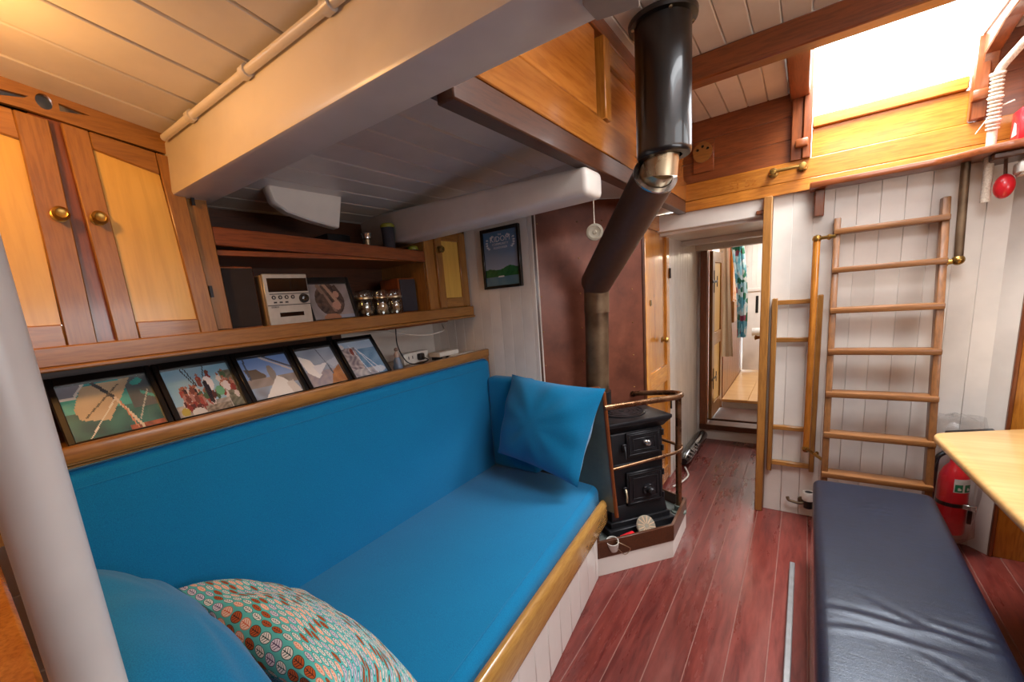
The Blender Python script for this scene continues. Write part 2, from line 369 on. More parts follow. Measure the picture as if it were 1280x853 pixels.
def pillow(name, TL, TR, BR, BL, thick, mat, parent=None, n=26, wr=0.006, seed=0, pinch=0.06, hook=None):
    TL, TR, BR, BL = map(V, (TL, TR, BR, BL)); nr = ((TR - TL) + (BR - BL)).cross((TL - BL) + (TR - BR)).normalized()
    rnd = random.Random(seed); ph = [rnd.uniform(0, 6.28) for _ in range(8)]
    bm = bmesh.new(); uvl = bm.loops.layers.uv.new('UVMap'); top = {}; bot = {}; uvs = {}
    for j in range(n + 1):
        for i in range(n + 1):
            u, v = i / n, j / n; a, b_ = 2 * u - 1, 2 * v - 1
            pu = u + pinch * a * (b_ * b_ - 1) * -1 * -1 * (1 if True else 0) * 0.5; pv = v + pinch * b_ * (a * a - 1) * 0.5
            base = (BL * (1 - pu) + BR * pu) * (1 - pv) + (TL * (1 - pu) + TR * pu) * pv
            h = (max(0, 1 - abs(a) ** 2.2) * max(0, 1 - abs(b_) ** 2.2)) ** 0.5
            r_ = math.hypot(a, b_); an = math.atan2(b_, a)
            w_ = wr * (math.sin(an * 9 + ph[0]) * .6 + math.sin(an * 5 + 3 * r_ + ph[1]) * .5 + math.sin(a * 7 + b_ * 4 + ph[2]) * .5) * min(1, r_ * 1.2) * (1 if h > 0 else 0)
            dz = h * thick / 2 + (w_ if 0 < i < n and 0 < j < n else 0)
            p1 = base + nr * dz; p2 = base - nr * dz
            if hook: p1, p2 = hook(u, v, p1), hook(u, v, p2)
            top[i, j] = bm.verts.new(p1); uvs[top[i, j]] = (u, v)
            if i in (0, n) or j in (0, n): bot[i, j] = top[i, j]
            else: bot[i, j] = bm.verts.new(p2); uvs[bot[i, j]] = (u, v)
    for j in range(n):
        for i in range(n):
            k = ((i, j), (i + 1, j), (i + 1, j + 1), (i, j + 1))
            for d, rev in ((top, False), (bot, True)):
                f = [d[x] for x in k]
                if rev: f = f[::-1]
                if len(set(f)) == 4:
                    try: fc = bm.faces.new(f)
                    except ValueError: continue
                    for lp in fc.loops: lp[uvl].uv = uvs[lp.vert]
    o = B(); o.bm.free(); o.bm = bm; return o.done(name, mat, parent, True)
def seam_line(pts, r, mat, parent, name='piping'): return B().tube(pts, r, 6).done(name, mat, parent)
def cushion(name, grid, mat, parent=None, sub=2):     # rounded block from 8 corner points
    return B().hexa(grid, 0.03, 3).done(name, mat, parent)
def ring_knob(parent, p, axis, mat, s=1.0, name='knob'):
    return B().lathe([(0.0, 0), (0.017 * s, 0), (0.018 * s, .004 * s), (0.009 * s, .008 * s), (0.008 * s, .018 * s), (0.016 * s, .024 * s), (0.019 * s, .032 * s), (0.014 * s, .041 * s), (0, .043 * s)], p, axis, 16).done(name, mat, parent)
PI = math.pi

# ================================================================== THE SETTING
# ---- floor: planks of about 126 mm, laid fore and aft
fl = struct('floor')
seams = [-1.072 + .126 * i for i in range(23)]
for i, x0 in enumerate(seams):
    x1 = x0 + .126
    cuts = [-1.3, 0.4 + (i * 0.71) % 1.3, 3.03]
    if -.70 < x0 < -.2: cuts = [-1.3, 3.42, 4.13, 4.24]
    if -.70 < x0 < -.66: cuts = [-1.3, 3.42, 3.75, 4.24]
    if -.10 < x0 < .05: cuts = [-1.3, 2.51, 3.03] if x0 > -.05 else [-1.3, 3.03]
    if x0 < -.70: cuts = [-1.3, 1.0, 4.24]
    if x0 > .05: cuts = [-1.3, 1.1 + (i * .37) % .8, 3.10]
    for a, b_ in zip(cuts, cuts[1:]):
        B().box(x0 + .0014, x1 - .0014, a + .001, b_ - .001, -.022, 0 - (i % 3) * .0006, .0012).done('plank', M['floor'], fl)
B().box(-2.2, 1.83, -1.3, 4.3, -.05, -.0025).done('underlay', M['filler'], fl)

# ---- aft bulkhead with the ladder: tongue-and-groove boards
wa = struct('wall_aft')
x = -.165
while x < .715:
    x1 = min(x + .09, .735)
    B().box(x + .0004, x1 - .0004, 3.0, 3.03, 0, 1.93, .0015).done('plank', M['white'], wa); x += .09
B().box(-.165, .74, 3.012, 3.04, 0, 1.93).done('backing', M['white'], wa)
t1 = st(B().box(-.208, -.166, 2.945, 3.045, 0, 1.888, .004).done('trim_1', M['oakZ']))
# white header over the corridor and its low ceiling
st(B().box(-.80, -.168, 2.985, 3.04, 1.79, 1.90, .006).done('trim_2', M['white']))
cc = struct('ceiling')
B().box(-.80, -.12, 3.04, 4.26, 1.775, 1.80).done('panel', M['white'], cc)
B().box(-.80, -.12, 3.62, 3.70, 1.735, 1.775, .006).done('batten', M['white'], cc)
B().box(-.79, -.14, 4.14, 4.24, 1.72, 1.775, .006).done('batten', M['white'], cc)
st(B().box(-.14, -.11, 3.03, 4.26, 0, 1.80).done('wall_corridor_right', M['white']))
# corridor port side, boards beyond the cupboard door
wc = struct('wall_corridor_left')
y = 3.235
while y < 4.24:
    B().box(-.80, -.78, y + .0012, min(y + .085, 4.25) - .0012, 0, 1.80, .003).done('plank', M['white'], wc); y += .085
B().box(-.83, -.795, 3.2, 4.26, 0, 1.82).done('backing', M['white'], wc)
# bulkhead at the end of the corridor with a doorway
we = struct('wall_corridor_end', (0, 4.26, 0))
B().box(-1.5, -.715, 4.25, 4.29, -.02, 2.0).done('panel', M['white'], we)
B().box(-.715, -.12, 4.25, 4.29, -.02, .10).done('panel', M['white'], we)
B().box(-.715, -.12, 4.25, 4.29, 1.745, 2.0).done('panel', M['white'], we)
B().box(-.15, .9, 4.25, 4.29, -.02, 2.0).done('panel', M['white'], we)
st(B().box(-.755, -.700, 4.215, 4.30, .10, 1.765, .004).done('trim_3', M['mahogZ']))
st(B().box(-.755, -.12, 4.205, 4.36, .10, .15, .005).done('trim_4', M['darkX']))
st(B().box(-.755, -.12, 4.225, 4.30, 1.735, 1.765, .004).done('trim_5', M['mahogX']))

# ---- white tongue-and-groove bulkhead at the end of the settee
wf = struct('wall_forward_port')
x = -2.16
while x < -1.235:
    B().box(x + .0006, min(x + .075, -1.232) - .0006, 2.135, 2.16, .0, 2.04, .002).done('plank', M['white'], wf); x += .075
B().box(-2.2, -1.22, 2.15, 2.18, 0, 2.04).done('backing', M['white'], wf)
# hull side behind the shelves
wp = struct('wall_port')
for k in range(7):
    B().box(-2.17, -2.13, -1.3, 2.13, .0 + k * .3 + .001, .3 + k * .3 - .001, .003).done('plank', M['darkY'] if k > 3 else M['cream'], wp)
# ---- angled heat shield, door and side boards
sh = thing('heat_shield', 'tall rust-brown sheet metal panel standing diagonally behind the black stove', 'panel', (-1.0, 2.43, 0))
P0, P1 = V((-1.235, 2.145, 0)), V((-.782, 2.655, 0)); dS = (P1 - P0).normalized(); nS = V((dS.y, -dS.x, 0))
B().prism([P0, P1, P1 + V((0, 0, 1.965)), P0 + V((0, 0, 1.965))], -nS * .015).done('sheet', M['rust'], sh)
for (a, z0, z1) in ((P0, .0, 1.96), (P1 - dS * .012, .0, 1.88)):
    B().prism([a - nS * .0, a + dS * .014, a + dS * .014 + nS * .006, a + nS * .006], (0, 0, z1)).done('edge_strip', M['darkZ'], sh)
r0_ = None
for u in (.03, .27, .42, .60):
    for k in range(9):
        p = P0 + dS * u + nS * .001 + V((0, 0, .25 + k * .2))
        if r0_ is None: r0_ = B().ball(p, .004, 6).done('rivet', M['brass'], sh)
        else: c_ = r0_.copy(); C.objects.link(c_); c_.parent = sh; c_.location = p - sh.location
# cupboard door beside it (port side of the corridor)
d1 = struct('door_1', (-.78, 2.95, 0))
B().box(-.83, -.80, 2.64, 3.24, 0, 2.0).done('backing', M['teakZ'], d1)
for (a, b_) in ((2.662, 2.735), (3.15, 3.225)): B().box(-.80, -.775, a, b_, .03, 1.90, .003).done('stile', M['teakZ'], d1)
for (a, b_) in ((.03, .14), (.78, .90), (1.80, 1.90)): B().box(-.80, -.776, 2.735, 3.15, a, b_, .003).done('rail', M['teakY'], d1)
for (a, b_) in ((.14, .78), (.90, 1.80)): B().box(-.802, -.788, 2.735, 3.15, a, b_, .002).done('panel', M['teakZ'], d1)
kp = on_x(827, 425, -.775); ring_knob(d1, kp, (1, 0, 0), M['brass'], 1.1)
kp2 = on_x(813, 379, -.775); B().lathe([(0, 0), (.02, 0), (.02, .004), (.008, .006), (0, .006)], kp2, (1, 0, 0), 14).done('escutcheon', M['brass'], d1)
for z in (1.5, .55): B().box(-.778, -.765, 3.222, 3.232, z, z + .07).done('hinge', M['iron'], d1)
B().box(-.815, -.777, 3.226, 3.245, 0, 1.80, .003).done('jamb', M['white'], d1)

# ---- ceilings: forward low ceiling and side-deck ceilings, planked fore and aft
def fwd_z(y): return 2.178 - .165 * y
def deck_z(x): return 2.055 - .022 * (x + .3) ** 2 if x < -.3 else 2.055 - .022 * (x - .5) ** 2 if x > .5 else 2.055
c1 = struct('ceiling')
def slabf(y0, y1, w0, w1, par):
    B().hexa([(w0 + .0015, y0, fwd_z(y0)), (w1 - .0015, y0, fwd_z(y0)), (w1 - .0015, y1, fwd_z(y1)), (w0 + .0015, y1, fwd_z(y1)), (w0 + .0015, y0, fwd_z(y0) + .03), (w1 - .0015, y0, fwd_z(y0) + .03), (w1 - .0015, y1, fwd_z(y1) + .03), (w0 + .0015, y1, fwd_z(y1) + .03)], .005).done('plank', M['cream'], par)
x = -2.2
while x < 1.8:
    za, zb = deck_z(x), deck_z(x + .155)
    def slab(y0, y1, w0, w1, zz0, zz1, par, m='cream'):
        B().hexa([(w0 + .0015, y0, zz0), (w1 - .0015, y0, zz1), (w1 - .0015, y1, zz1), (w0 + .0015, y1, zz0), (w0 + .0015, y0, zz0 + .03), (w1 - .0015, y0, zz1 + .03), (w1 - .0015, y1, zz1 + .03), (w0 + .0015, y1, zz0 + .03)], .005).done('plank', M[m], par)
    slabf(-1.3, .66, x, x + .155, c1)
    x += .155
bd = B()
B().box(-2.2, 1.8, -1.3, .66, 2.25, 2.27).done('deck', M['cream'], c1)
c2 = struct('ceiling')
x = -2.2; k = 0
while x < -.70:
    x1 = min(x + .135, -.665); za, zb = deck_z(x) - .03, deck_z(x1) - .03
    slab(.72, 3.05, x, x1, za, zb, c2); x = x1; k += 1
    if x > -.67: break
B().box(-2.2, -.64, .66, 3.06, 2.06, 2.09).done('deck', M['cream'], c2)
B().prism([V(p + (1.966,)) for p in ((-1.298, 1.86), (-.668, 1.86), (-.668, 2.66), (-.76, 2.70), (-1.24, 2.16), (-1.298, 2.16))], (0, 0, .08)).done('soffit', M['cream'], c2)
B().box(-.83, -.668, 2.655, 3.0, 1.905, 2.04).done('soffit', M['cream'], c2)
c3 = struct('ceiling')
x = .82
while x < 1.75:
    slab(.72, 3.0, x, x + .155, deck_z(x) - .03, deck_z(x + .155) - .03, c3); x += .155
B().box(.8, 1.8, .7, 3.0, 2.06, 2.09).done('deck', M['cream'], c3)

# ---- starboard side of the saloon (mostly outside the picture)
st(B().box(1.72, 1.76, -1.3, 3.0, 0, 2.3).done('wall_starboard', M['teakY']))
for i, yy in enumerate((.25, 1.25)):  # made-up portlight frames and panes dressing the added starboard fill
    w = struct('window_%d' % (i + 3), (1.715, yy, 1.55))
    B().box(1.712, 1.718, yy - .28, yy + .28, 1.42, 1.68).done('pane', plain('fill_pane', '#dfe8ee', .1), w)
    for a, b_, c_, d_ in ((-.31, -.28, 1.39, 1.71), (.28, .31, 1.39, 1.71), (-.28, .28, 1.39, 1.42), (-.28, .28, 1.68, 1.71)): B().box(1.705, 1.72, yy + a, yy + b_, c_, d_, .004).done('frame', M['brass'], w)
wfw = struct('wall_forward')
B().box(-2.2, 1.8, -1.33, -1.3, 0, 2.3).done('panel', M['teakZ'], wfw)
# mahogany bulkhead to starboard with its white return
wm = struct('wall_aft_starboard', (1.2, 2.95, 0))
for k in range(6):
    a = .785 + k * .165; B().box(a + .0008, min(a + .165, 1.76) - .0008, 2.93, 2.96, 0, 2.06, .002).done('panel', M['mahogZ'] if k else M['teakZ'], wm)
B().box(.775, .79, 2.922, 2.965, 0, 2.06, .003).done('edge_strip', M['mahogZ'], wm)
st(B().prism([(.722, 3.03, 0), (.722, 3.0, 0), (.774, 2.935, 0), (.80, 2.965, 0)], (0, 0, 2.42)).done('wall_aft_return', M['white']))

# ---- deckhouse: coamings, roof, aft wall with the hatch
cp = struct('wall_deckhouse_port')
B().box(-.665, -.615, .775, 3.0, 1.88, 1.95, .004).done('sill', M['darkY'], cp)
B().box(-.66, -.612, .775, 3.0, 1.95, 2.06, .003).done('plank', M['ply'], cp)
B().box(-.66, -.614, .775, 1.575, 2.062, 2.33, .003).done('panel', M['ply'], cp)
B().box(-.66, -.655, 1.575, 1.625, 2.06, 2.34).done('slot_back', M['recess_shade'], cp)
B().box(-.66, -.600, 1.625, 1.68, 2.062, 2.33, .003).done('stile', M['teakZ'], cp)
B().box(-.66, -.622, 1.68, 2.94, 2.062, 2.26, .003).done('panel', M['ply'], cp)
B().box(-.66, -.608, 1.68, 2.99, 2.26, 2.33, .003).done('rail', M['teakY'], cp)
B().box(-.66, -.606, .775, 3.0, 2.33, 2.41, .003).done('header', M['mahogY'], cp)
B().box(-.68, -.655, .7, 3.02, 1.9, 2.5).done('backing', M['darkY'], cp)
cs = struct('wall_deckhouse_starboard')
B().box(.775, .825, .775, 3.0, 1.88, 2.06, .004).done('plank', M['ply'], cs)
B().box(.775, .825, .775, 3.0, 2.33, 2.41).done('header', M['mahogY'], cs)
for a, b_ in ((.775, .95), (1.75, 1.95), (2.7, 3.0)): B().box(.775, .825, a, b_, 2.06, 2.33).done('stile', M['ply'], cs)
for i, (a, b_) in enumerate(((.95, 1.75), (1.95, 2.7))):
    w = struct('window_%d' % (i + 1), (.8, a, 2.06)); B().box(.797, .803, a, b_, 2.06, 2.33).done('pane', M['glass'], w)
    for z in (2.06, 2.315): B().box(.785, .815, a, b_, z, z + .015).done('frame', M['brass'], w)
rf = struct('ceiling')
x = -.67; HX0, HX1, HY0 = -.02, .56, 2.245; SX0, SX1, SY0, SY1 = .06, .66, .85, 1.75
def roofp(x0, x1, y0, y1): B().box(x0 + .001, x1 - .001, y0, y1, 2.385, 2.41, .004).done('plank', M['white'], rf)
edges = [-.67 + .0929 * i for i in range(8)] + [HX1, .66, .75, .83]
edges = [-.67, -.577, -.484, -.391, -.298, -.205, -.112, -.02, .06, .16, .26, .36, .46, .56, .66, .75, .83]
for a, b_ in zip(edges, edges[1:]):
    m_ = (a + b_) / 2; ys = [(.62, 3.04)]
    if HX0 < m_ < HX1: ys = [(p, min(q_, HY0)) for p, q_ in ys]
    if SX0 < m_ < SX1: ys = [(.62, SY0), (SY1, HY0 if m_ < HX1 else 3.04)]
    for p, q_ in ys: roofp(a, b_, p, q_)
for (a, b_, p, q_) in ((-.72, SX0, .6, HY0), (SX1, .85, .6, HY0), (SX0, SX1, .6, SY0), (SX0, SX1, SY1, HY0), (-.72, HX0 - .07, HY0, 3.06), (HX1 + .07, .85, HY0, 3.06)):
    B().box(a, b_, p, q_, 2.412, 2.44).done('deck', M['white'], rf)
for (a, b_, p, q_) in ((SX0 - .03, SX0, SY0 - .03, SY1 + .03), (SX1, SX1 + .03, SY0 - .03, SY1 + .03), (SX0, SX1, SY0 - .03, SY0), (SX0, SX1, SY1, SY1 + .03)):
    B().box(a, b_, p, q_, 2.37, 2.50, .004).done('skylight_frame', M['mahogY'], rf)
# step between low forward ceiling and the deckhouse roof above the beam
st(B().box(-.7, .85, .655, .69, 2.0, 2.42).done('wall_deckhouse_forward', M['white']))

wd = struct('wall_deckhouse_aft')
B().box(-.67, .80, 2.965, 3.02, 1.885, 1.945, .003).done('plank', M['teakX'], wd)
B().box(-.67, .80, 2.967, 3.02, 1.946, 2.045, .003).done('plank', M['teakX'], wd)
for a, b_ in ((2.046, 2.16), (2.161, 2.275), (2.276, 2.39)): B().box(-.67, -.09, 2.985, 3.02, a, b_, .002).done('plank', M['mahogX'], wd)
for a, b_ in ((2.046, 2.22), (2.221, 2.39)): B().box(.58, .80, 2.985, 3.02, a, b_, .002).done('plank', M['mahogX'], wd)
for (p, tw) in ((-.09, 0), (.0, 0)): pass
B().box(-.095, -.045, 2.955, 3.02, 2.045, 2.40, .004).done('post', M['mahogZ'], wd)
B().box(-.045, -.008, 2.94, 3.03, 2.045, 2.62, .004).done('post', M['mahogZ'], wd)
wbd = thing('washboard', 'sunlit varnished teak washboard with a top rail across the foot of the hatch', 'board', (.27, 3.02, 2.045))
B().box(-.006, .577, 2.995, 3.02, 2.05, 2.19, .003).done('board', M['teakX'], wbd)
B().box(-.006, .545, 2.975, 3.03, 2.19, 2.245, .005).done('top_rail', M['teakX'], wbd)
# hatch side: runner and cheek to starboard
hs = thing('hatch_runner', 'rounded mahogany runner and cheek post on the right side of the bright hatch', 'frame', (.58, 2.9, 2.05))
B().box(.548, .60, 2.94, 2.984, 2.047, 2.385, .006).done('cheek_post', M['mahogZ'], hs)
pA = on_y(1205, 100, 2.96)
B().prism([(.57, 2.98, 2.42), (.57, 2.6, 2.42), (.57, 2.2, 2.40), (.57, 2.2, 2.34), (.57, 2.7, 2.34), (.57, 2.93, 2.30), (.57, 2.98, 2.16)], (.05, 0, 0), .004).done('runner', M['mahogY'], hs)
B().box(.545, .60, 2.915, 2.95, 2.12, 2.165, .01, 2).done('latch_block', M['mahogX'], hs)
B().box(-.075, -.02, 2.915, 2.955, 2.10, 2.14, .008, 2).done('latch_block', M['mahogX'], wd)
B().box(-.105, -.022, 2.25, 2.985, 2.345, 2.388, .004).done('hatch_carlin', M['mahogY'], wd)
# thwartship roof beams
def beam(lbl, y0, y1, z0, z1, x0, x1, mat, name='roof_beam'):
    return tag(B().box(x0, x1, y0, y1, z0, z1, .006).done(name, M[mat]), lbl, 'beam')
beam('long dark mahogany beam across the deckhouse roof in front of the hatch', 2.165, 2.245, 2.285, 2.386, -.605, .77, 'mahogX')
# big white deck beam
bm_ = B().hexa([(-2.1, .585, 1.885), (1.7, .66, 1.88), (1.7, .80, 1.88), (-2.1, .725, 1.885), (-2.1, .60, 2.06), (1.7, .675, 2.06), (1.7, .80, 2.06), (-2.1, .725, 2.06)], .012, 2)
tag(bm_.done('deck_beam', M['white']), 'massive white painted deck beam crossing the saloon overhead in the foreground', 'beam')
tag(B().hexa([(-2.1, 1.655, 1.805), (-.612, 1.455, 1.782), (-.612, 1.60, 1.782), (-2.1, 1.80, 1.805), (-2.1, 1.655, 1.99), (-.612, 1.455, 1.876), (-.612, 1.60, 1.876), (-2.1, 1.80, 1.99)], .022, 3).done('deck_beam', M['white']),
    'shorter white deck beam with a rounded end above the framed poster', 'beam')
# beam under-bracket seen at the top edge
bk = [on_z(*p, 1.878) for p in ((728, 0), (745, 20), (800, 2), (800, -25), (728, -30))]
tag(B().prism([p + V((0, 0, .004)) for p in bk], (0, 0, -.012), .002).done('beam_pad', plain('pad_beige', '#9c8f84', .6)), 'small cream pad fixed under the big white beam at the top edge', 'pad')
# moulding and conduit along the beam's forward edge
mo = thing('conduit', 'thin cream conduit with clips running along the top edge of the white beam', 'pipe', (-1, .62, 2.03))
B().tube([(-1.66, .594, 2.052), (-.60, .616, 2.052)], .011, 10).done('tube', M['cream'], mo)
for xx in (-1.45, -1.12, -.78): B().tube([(xx - .012, .616 + .0207 * (xx + .6), 2.052), (xx + .012, .616 + .0207 * (xx + .6), 2.052)], .016, 10).done('clip', M['cream'], mo)
# white hanging knee under the side deck
kn = [on_x(*p, -1.78) for p in ((330, 222), (327, 238), (335, 256), (352, 268), (380, 278), (417, 288), (420, 240))]
tag(B().prism(kn, (.05, 0, 0), .006).done('hanging_knee', M['white']), 'curved white painted knee bracket under the side deck above the shelf', 'bracket')

# ================================================================== SETTEE
def fx_(y, off=0): return -.603 - .107 * y + off          # settee front line (splayed slightly)
def rz(y): return .335 - .045 * y                             # rail height follows the sheer
so = thing('settee', 'long built-in settee with teal blue upholstery, white panelled front and rounded oak front rail', 'sofa', (-1.15, 1.0, 0))
ys = [.10 + .1215 * i for i in range(17)]
for a, b_ in zip(ys, ys[1:]):
    if a > 1.84: break
    b2 = min(b_, 1.845)
    B().hexa([(fx_(a) - .03, a + .001, 0), (fx_(a), a + .001, 0), (fx_(b2), b2 - .001, 0), (fx_(b2) - .03, b2 - .001, 0),
              (fx_(a) - .03, a + .001, rz(a) + .03), (fx_(a), a + .001, rz(a) + .03), (fx_(b2), b2 - .001, rz(b2) + .03), (fx_(b2) - .03, b2 - .001, rz(b2) + .03)], .003).done('plank', M['gloss'], so)
def rail_sec(y, x, w, h, z): return [(x - w, y, z), (x + w, y, z), (x + w, y, z + h), (x - w, y, z + h)]
ra = []
for y in (.10, 2.0): ra.append([V((fx_(y) - .045, y, rz(y) - .015)), V((fx_(y) + .018, y, rz(y) - .015)), V((fx_(y) + .018, y, rz(y) + .115)), V((fx_(y) - .02, y, rz(y) + .125))])
B().hexa([ra[0][0], ra[0][1], ra[1][1], ra[1][0], ra[0][3], ra[0][2], ra[1][2], ra[1][3]], .022, 4).done('front_rail', M['honey'], so)
def sz(y): return .452 - .014 * y
y0, y1 = .09, 2.06
sc_ = B().hexa([(-1.60, y0, .30), (fx_(y0) - .03, y0, .30), (fx_(y1) - .03, y1, .26), (-1.60, 2.12, .28), (-1.60, y0, sz(y0) - .01), (fx_(y0) - .028, y0, sz(y0)), (fx_(y1) - .035, y1 - .02, sz(y1)), (-1.60, 2.12, sz(y1))], .035, 4)
seat = sc_.done('seat_cushion', M['blue'], so)
seam_line([(fx_(y) - .065, y, sz(y) - .001) for y in (y0 + .05, 1.0, y1 - .07)], .0028, M['blue'], seat)
bx = -1.53
back = B().hexa([(-1.597, .10, .40), (bx + .03, .10, .40), (bx - .02, 2.09, .40), (-1.597, 2.12, .40), (-1.594, .10, 1.100), (bx - .03, .10, 1.105), (bx - .035, 2.07, 1.112), (-1.594, 2.11, 1.108)], .035, 4).done('back_cushion', M['blue'], so)
seam_line([(bx - .0305 + .0045, .1, 1.05), (bx - .033 + .002, 2.0, 1.055)], .0022, M['blue'], back)
B().hexa([(-1.56, 2.02, .42), (-1.22, 2.0, .42), (-1.22, 2.125, .42), (-1.56, 2.13, .42), (-1.565, 2.03, .995), (-1.27, 2.04, .985), (-1.25, 2.125, .985), (-1.565, 2.13, .995)], .03, 4).done('end_cushion', M['blue'], so)
# end board between settee and stove
eb0, eb1 = V((-.80, 1.985, 0)), V((-1.32, 2.115, 0)); de = (eb1 - eb0).normalized(); ne = V((-de.y, de.x, 0)); ne = ne if ne.y < 0 else -ne
B().prism([eb0 + V((.045, 0, .30)), eb0 + V((.03, 0, .45)), eb0 + V((0, 0, .955)), eb0 + de * .05 + V((0, 0, .965)), eb0 + de * .15 + V((0, 0, .94)), eb1 + V((0, 0, .92)), eb1 + V((0, 0, .30))], -ne * .02, .003).done('end_board', M['vinylgrey'], so)
B().tube([eb0 + ne * -.01 + V((.048, -.002, .28)), eb0 + ne * -.01 + V((.034, -.002, .45)), eb0 + ne * -.01 + V((.002, -.002, .95)), eb0 + ne * -.01 + de * .03 + V((0, 0, .968)), eb0 + ne * -.01 + de * .15 + V((0, 0, .945)), eb1 + ne * -.01 + V((0, 0, .925))], .011, 8).done('edge_trim', M['mahogZ'], so)
# wooden near end of the settee, partly behind the pole
B().box(-1.66, -.70, -.03, .010, 0, 1.0, .006).done('end_panel', M['teakZ'], so)
# ---- cushions
tag(pillow('cushion', on_y(640, 468, 2.02), on_y(757, 486, 1.94), on_y(722, 610, 1.79), on_y(622, 566, 1.90), .24, M['blue'], None, 30, .008, 3),
    'plain teal blue square cushion propped in the far corner of the settee beside the stove', 'cushion')
tag(pillow('cushion', V((-1.45, .31, .70)), V((-.74, .35, .70)), V((-.72, .58, .50)), V((-1.43, .58, .50)), .18, M['leaf'], None, 30, .006, 5),
    'small cushion printed with rows of orange and white leaves on turquoise', 'cushion')
tag(pillow('cushion', V((-1.52, .035, .91)), V((-.82, .06, .86)), V((-.70, .30, .61)), V((-1.46, .29, .66)), .20, M['blue'], None, 30, .005, 8),
    'plain teal blue cushion at the near end of the settee beside the white pole', 'cushion')
# ---- white pole in the left foreground
tag(B().lathe([(0, 0), (.055, 0), (.055, .008), (.034, .012), (.034, 2.045), (0, 2.045)], (-.745, .047, 0), (0, 0, 1), 28).done('pole', M['pole']), 'thick white painted pole rising past the left edge of the picture', 'pole')

# ================================================================== LEDGE BEHIND THE SETTEE
le = thing('ledge', 'long oak ledge with a raised front lip above the settee back, holding framed photographs', 'shelf', (-1.8, 1.0, 1.1))
B().box(-2.12, -1.60, -.02, 2.13, 1.105, 1.135, .003).done('board', M['oakY'], le)
B().box(-1.628, -1.594, -.02, 2.13, 1.112, 1.158, .006, 2).done('lip', M['oakY'], le)
B().box(-1.70, -1.602, -.02, 2.13, .95, 1.104).done('backing', M['oakY'], le)
B().box(-2.115, -2.06, 1.40, 2.13, 1.135, 1.37, .003).done('back_panel', M['cream'], le)
B().box(-2.115, -2.06, -.02, 1.40, 1.135, 1.37, .003).done('back_panel', M['darkY'], le)

# ---- pictures drawn from flat shapes (colours of the print only)
def poly_in(u, v, P):
    r = False; j = len(P) - 1
    for i in range(len(P)):
        if (P[i][1] > v) != (P[j][1] > v) and u < (P[j][0] - P[i][0]) * (v - P[i][1]) / (P[j][1] - P[i][1]) + P[i][0]: r = not r
        j = i
    return r
def seg_d(u, v, a, b_):
    ax, ay = a; bx_, by = b_; L_ = (bx_ - ax) ** 2 + (by - ay) ** 2; t_ = max(0, min(1, ((u - ax) * (bx_ - ax) + (v - ay) * (by - ay)) / L_))
    return math.hypot((u - ax - t_ * (bx_ - ax)), (v - ay - t_ * (by - ay)))
def ell(u, v, cx, cy, rx, ry): return ((u - cx) / rx) ** 2 + ((v - cy) / ry) ** 2 < 1
def nz(u, v, s, k=0): return .5 + .5 * math.sin(u * s * 1.7 + k + 2.1 * math.sin(v * s + k * 1.3)) * math.cos(v * s * 1.3 - k + 1.7 * math.sin(u * s * .8))
def pic_bow(u, v):
    c = lerp('#3f7f7c', '#2d5a60', nz(u, v, 7)) if v < .5 else lerp('#4fb3ac', '#3c8f92', nz(u, v, 6, 2))
    if u > .72 and v > .4 and nz(u, v, 9, 1) > .35: c = lin('#55626a')
    if poly_in(u, v, [(.1, .55), (.25, .95), (.8, 1), (.66, .72), (.42, .28), (.14, .36)]): c = lerp('#b7a488', '#cbbb9d', nz(u, v, 5))
    if poly_in(u, v, [(0, 1), (.28, 1), (.14, .76), (0, .74)]): c = lin('#8a8f9c')
    if v < .12 and u > .6: c = lerp('#b06a56', '#7d4f48', nz(u, v, 20))
    for a, b_, w, cl in (((.38, 1), (.56, .66), .022, '#4e5358'), ((.56, .66), (.74, .05), .018, '#d4cbb8'), ((.54, .62), (.14, .0), .007, '#dfe3d8'), ((.6, .58), (.68, .05), .01, '#c98f77'), ((.95, .72), (.74, .2), .008, '#a9b5b0'), ((.64, .9), (.2, .4), .009, '#6d6a60'), ((.28, 1), (.14, .76), .013, '#dfe0dc'), ((0, .77), (.16, .77), .01, '#dfe0dc')):
        if seg_d(u, v * .7, (a[0], a[1] * .7), (b_[0], b_[1] * .7)) < w: c = lin(cl)
    return c
rp = random.Random(4); crowd = [(rp.uniform(.16, .95), rp.uniform(.18, .62), rp.choice(['#8c3f3c', '#a05048', '#5c3a3a', '#3a3338', '#cfc8c6', '#4d6a52', '#7a4a44', '#b0837a'])) for _ in range(70)]
def pic_crew(u, v):
    c = lerp('#7fb2cf', '#a7c6d6', nz(u, v, 4) * .6 + (1 - v) * .4)
    for a, b_ in (((.28, 1), (.4, .6)), ((.34, 1), (.42, .6)), ((.62, 1), (.52, .6))):
        if seg_d(u, v, a, b_) < .008: c = lin('#3b3f4a')
    if v < .26: c = lerp('#8d8a86', '#c1b9b0', nz(u, v, 18))
    if u > .82 and v < .85: c = lerp('#5a5d52', '#87897a', nz(u, v, 22))
    for x_, y_, cl in crowd:
        yy = y_ * (.85 if x_ < .45 else 1.25)
        if ell(u, v, x_, yy, .035, .085): c = lin(cl)
        if ell(u, v, x_, yy + .1, .018, .03): c = lin('#a06a58')
    for x_, y_, rx, ry, cl in ((.6, .62, .07, .16, '#d8dbe4'), (.55, .5, .04, .2, '#2d2a38'), (.72, .42, .07, .1, '#6fb08c'), (.85, .5, .05, .12, '#d9d4d8'), (.3, .06, .1, .1, '#cfd0cf'), (.12, .12, .06, .08, '#b5a550'), (.64, .86, .03, .05, '#7d4a3a')):
        if ell(u, v, x_, y_, rx, ry): c = lin(cl)
    if v < .16 and .4 < u < .8: c = lerp('#a89f92', '#6f675c', nz(u, v, 30))
    return c
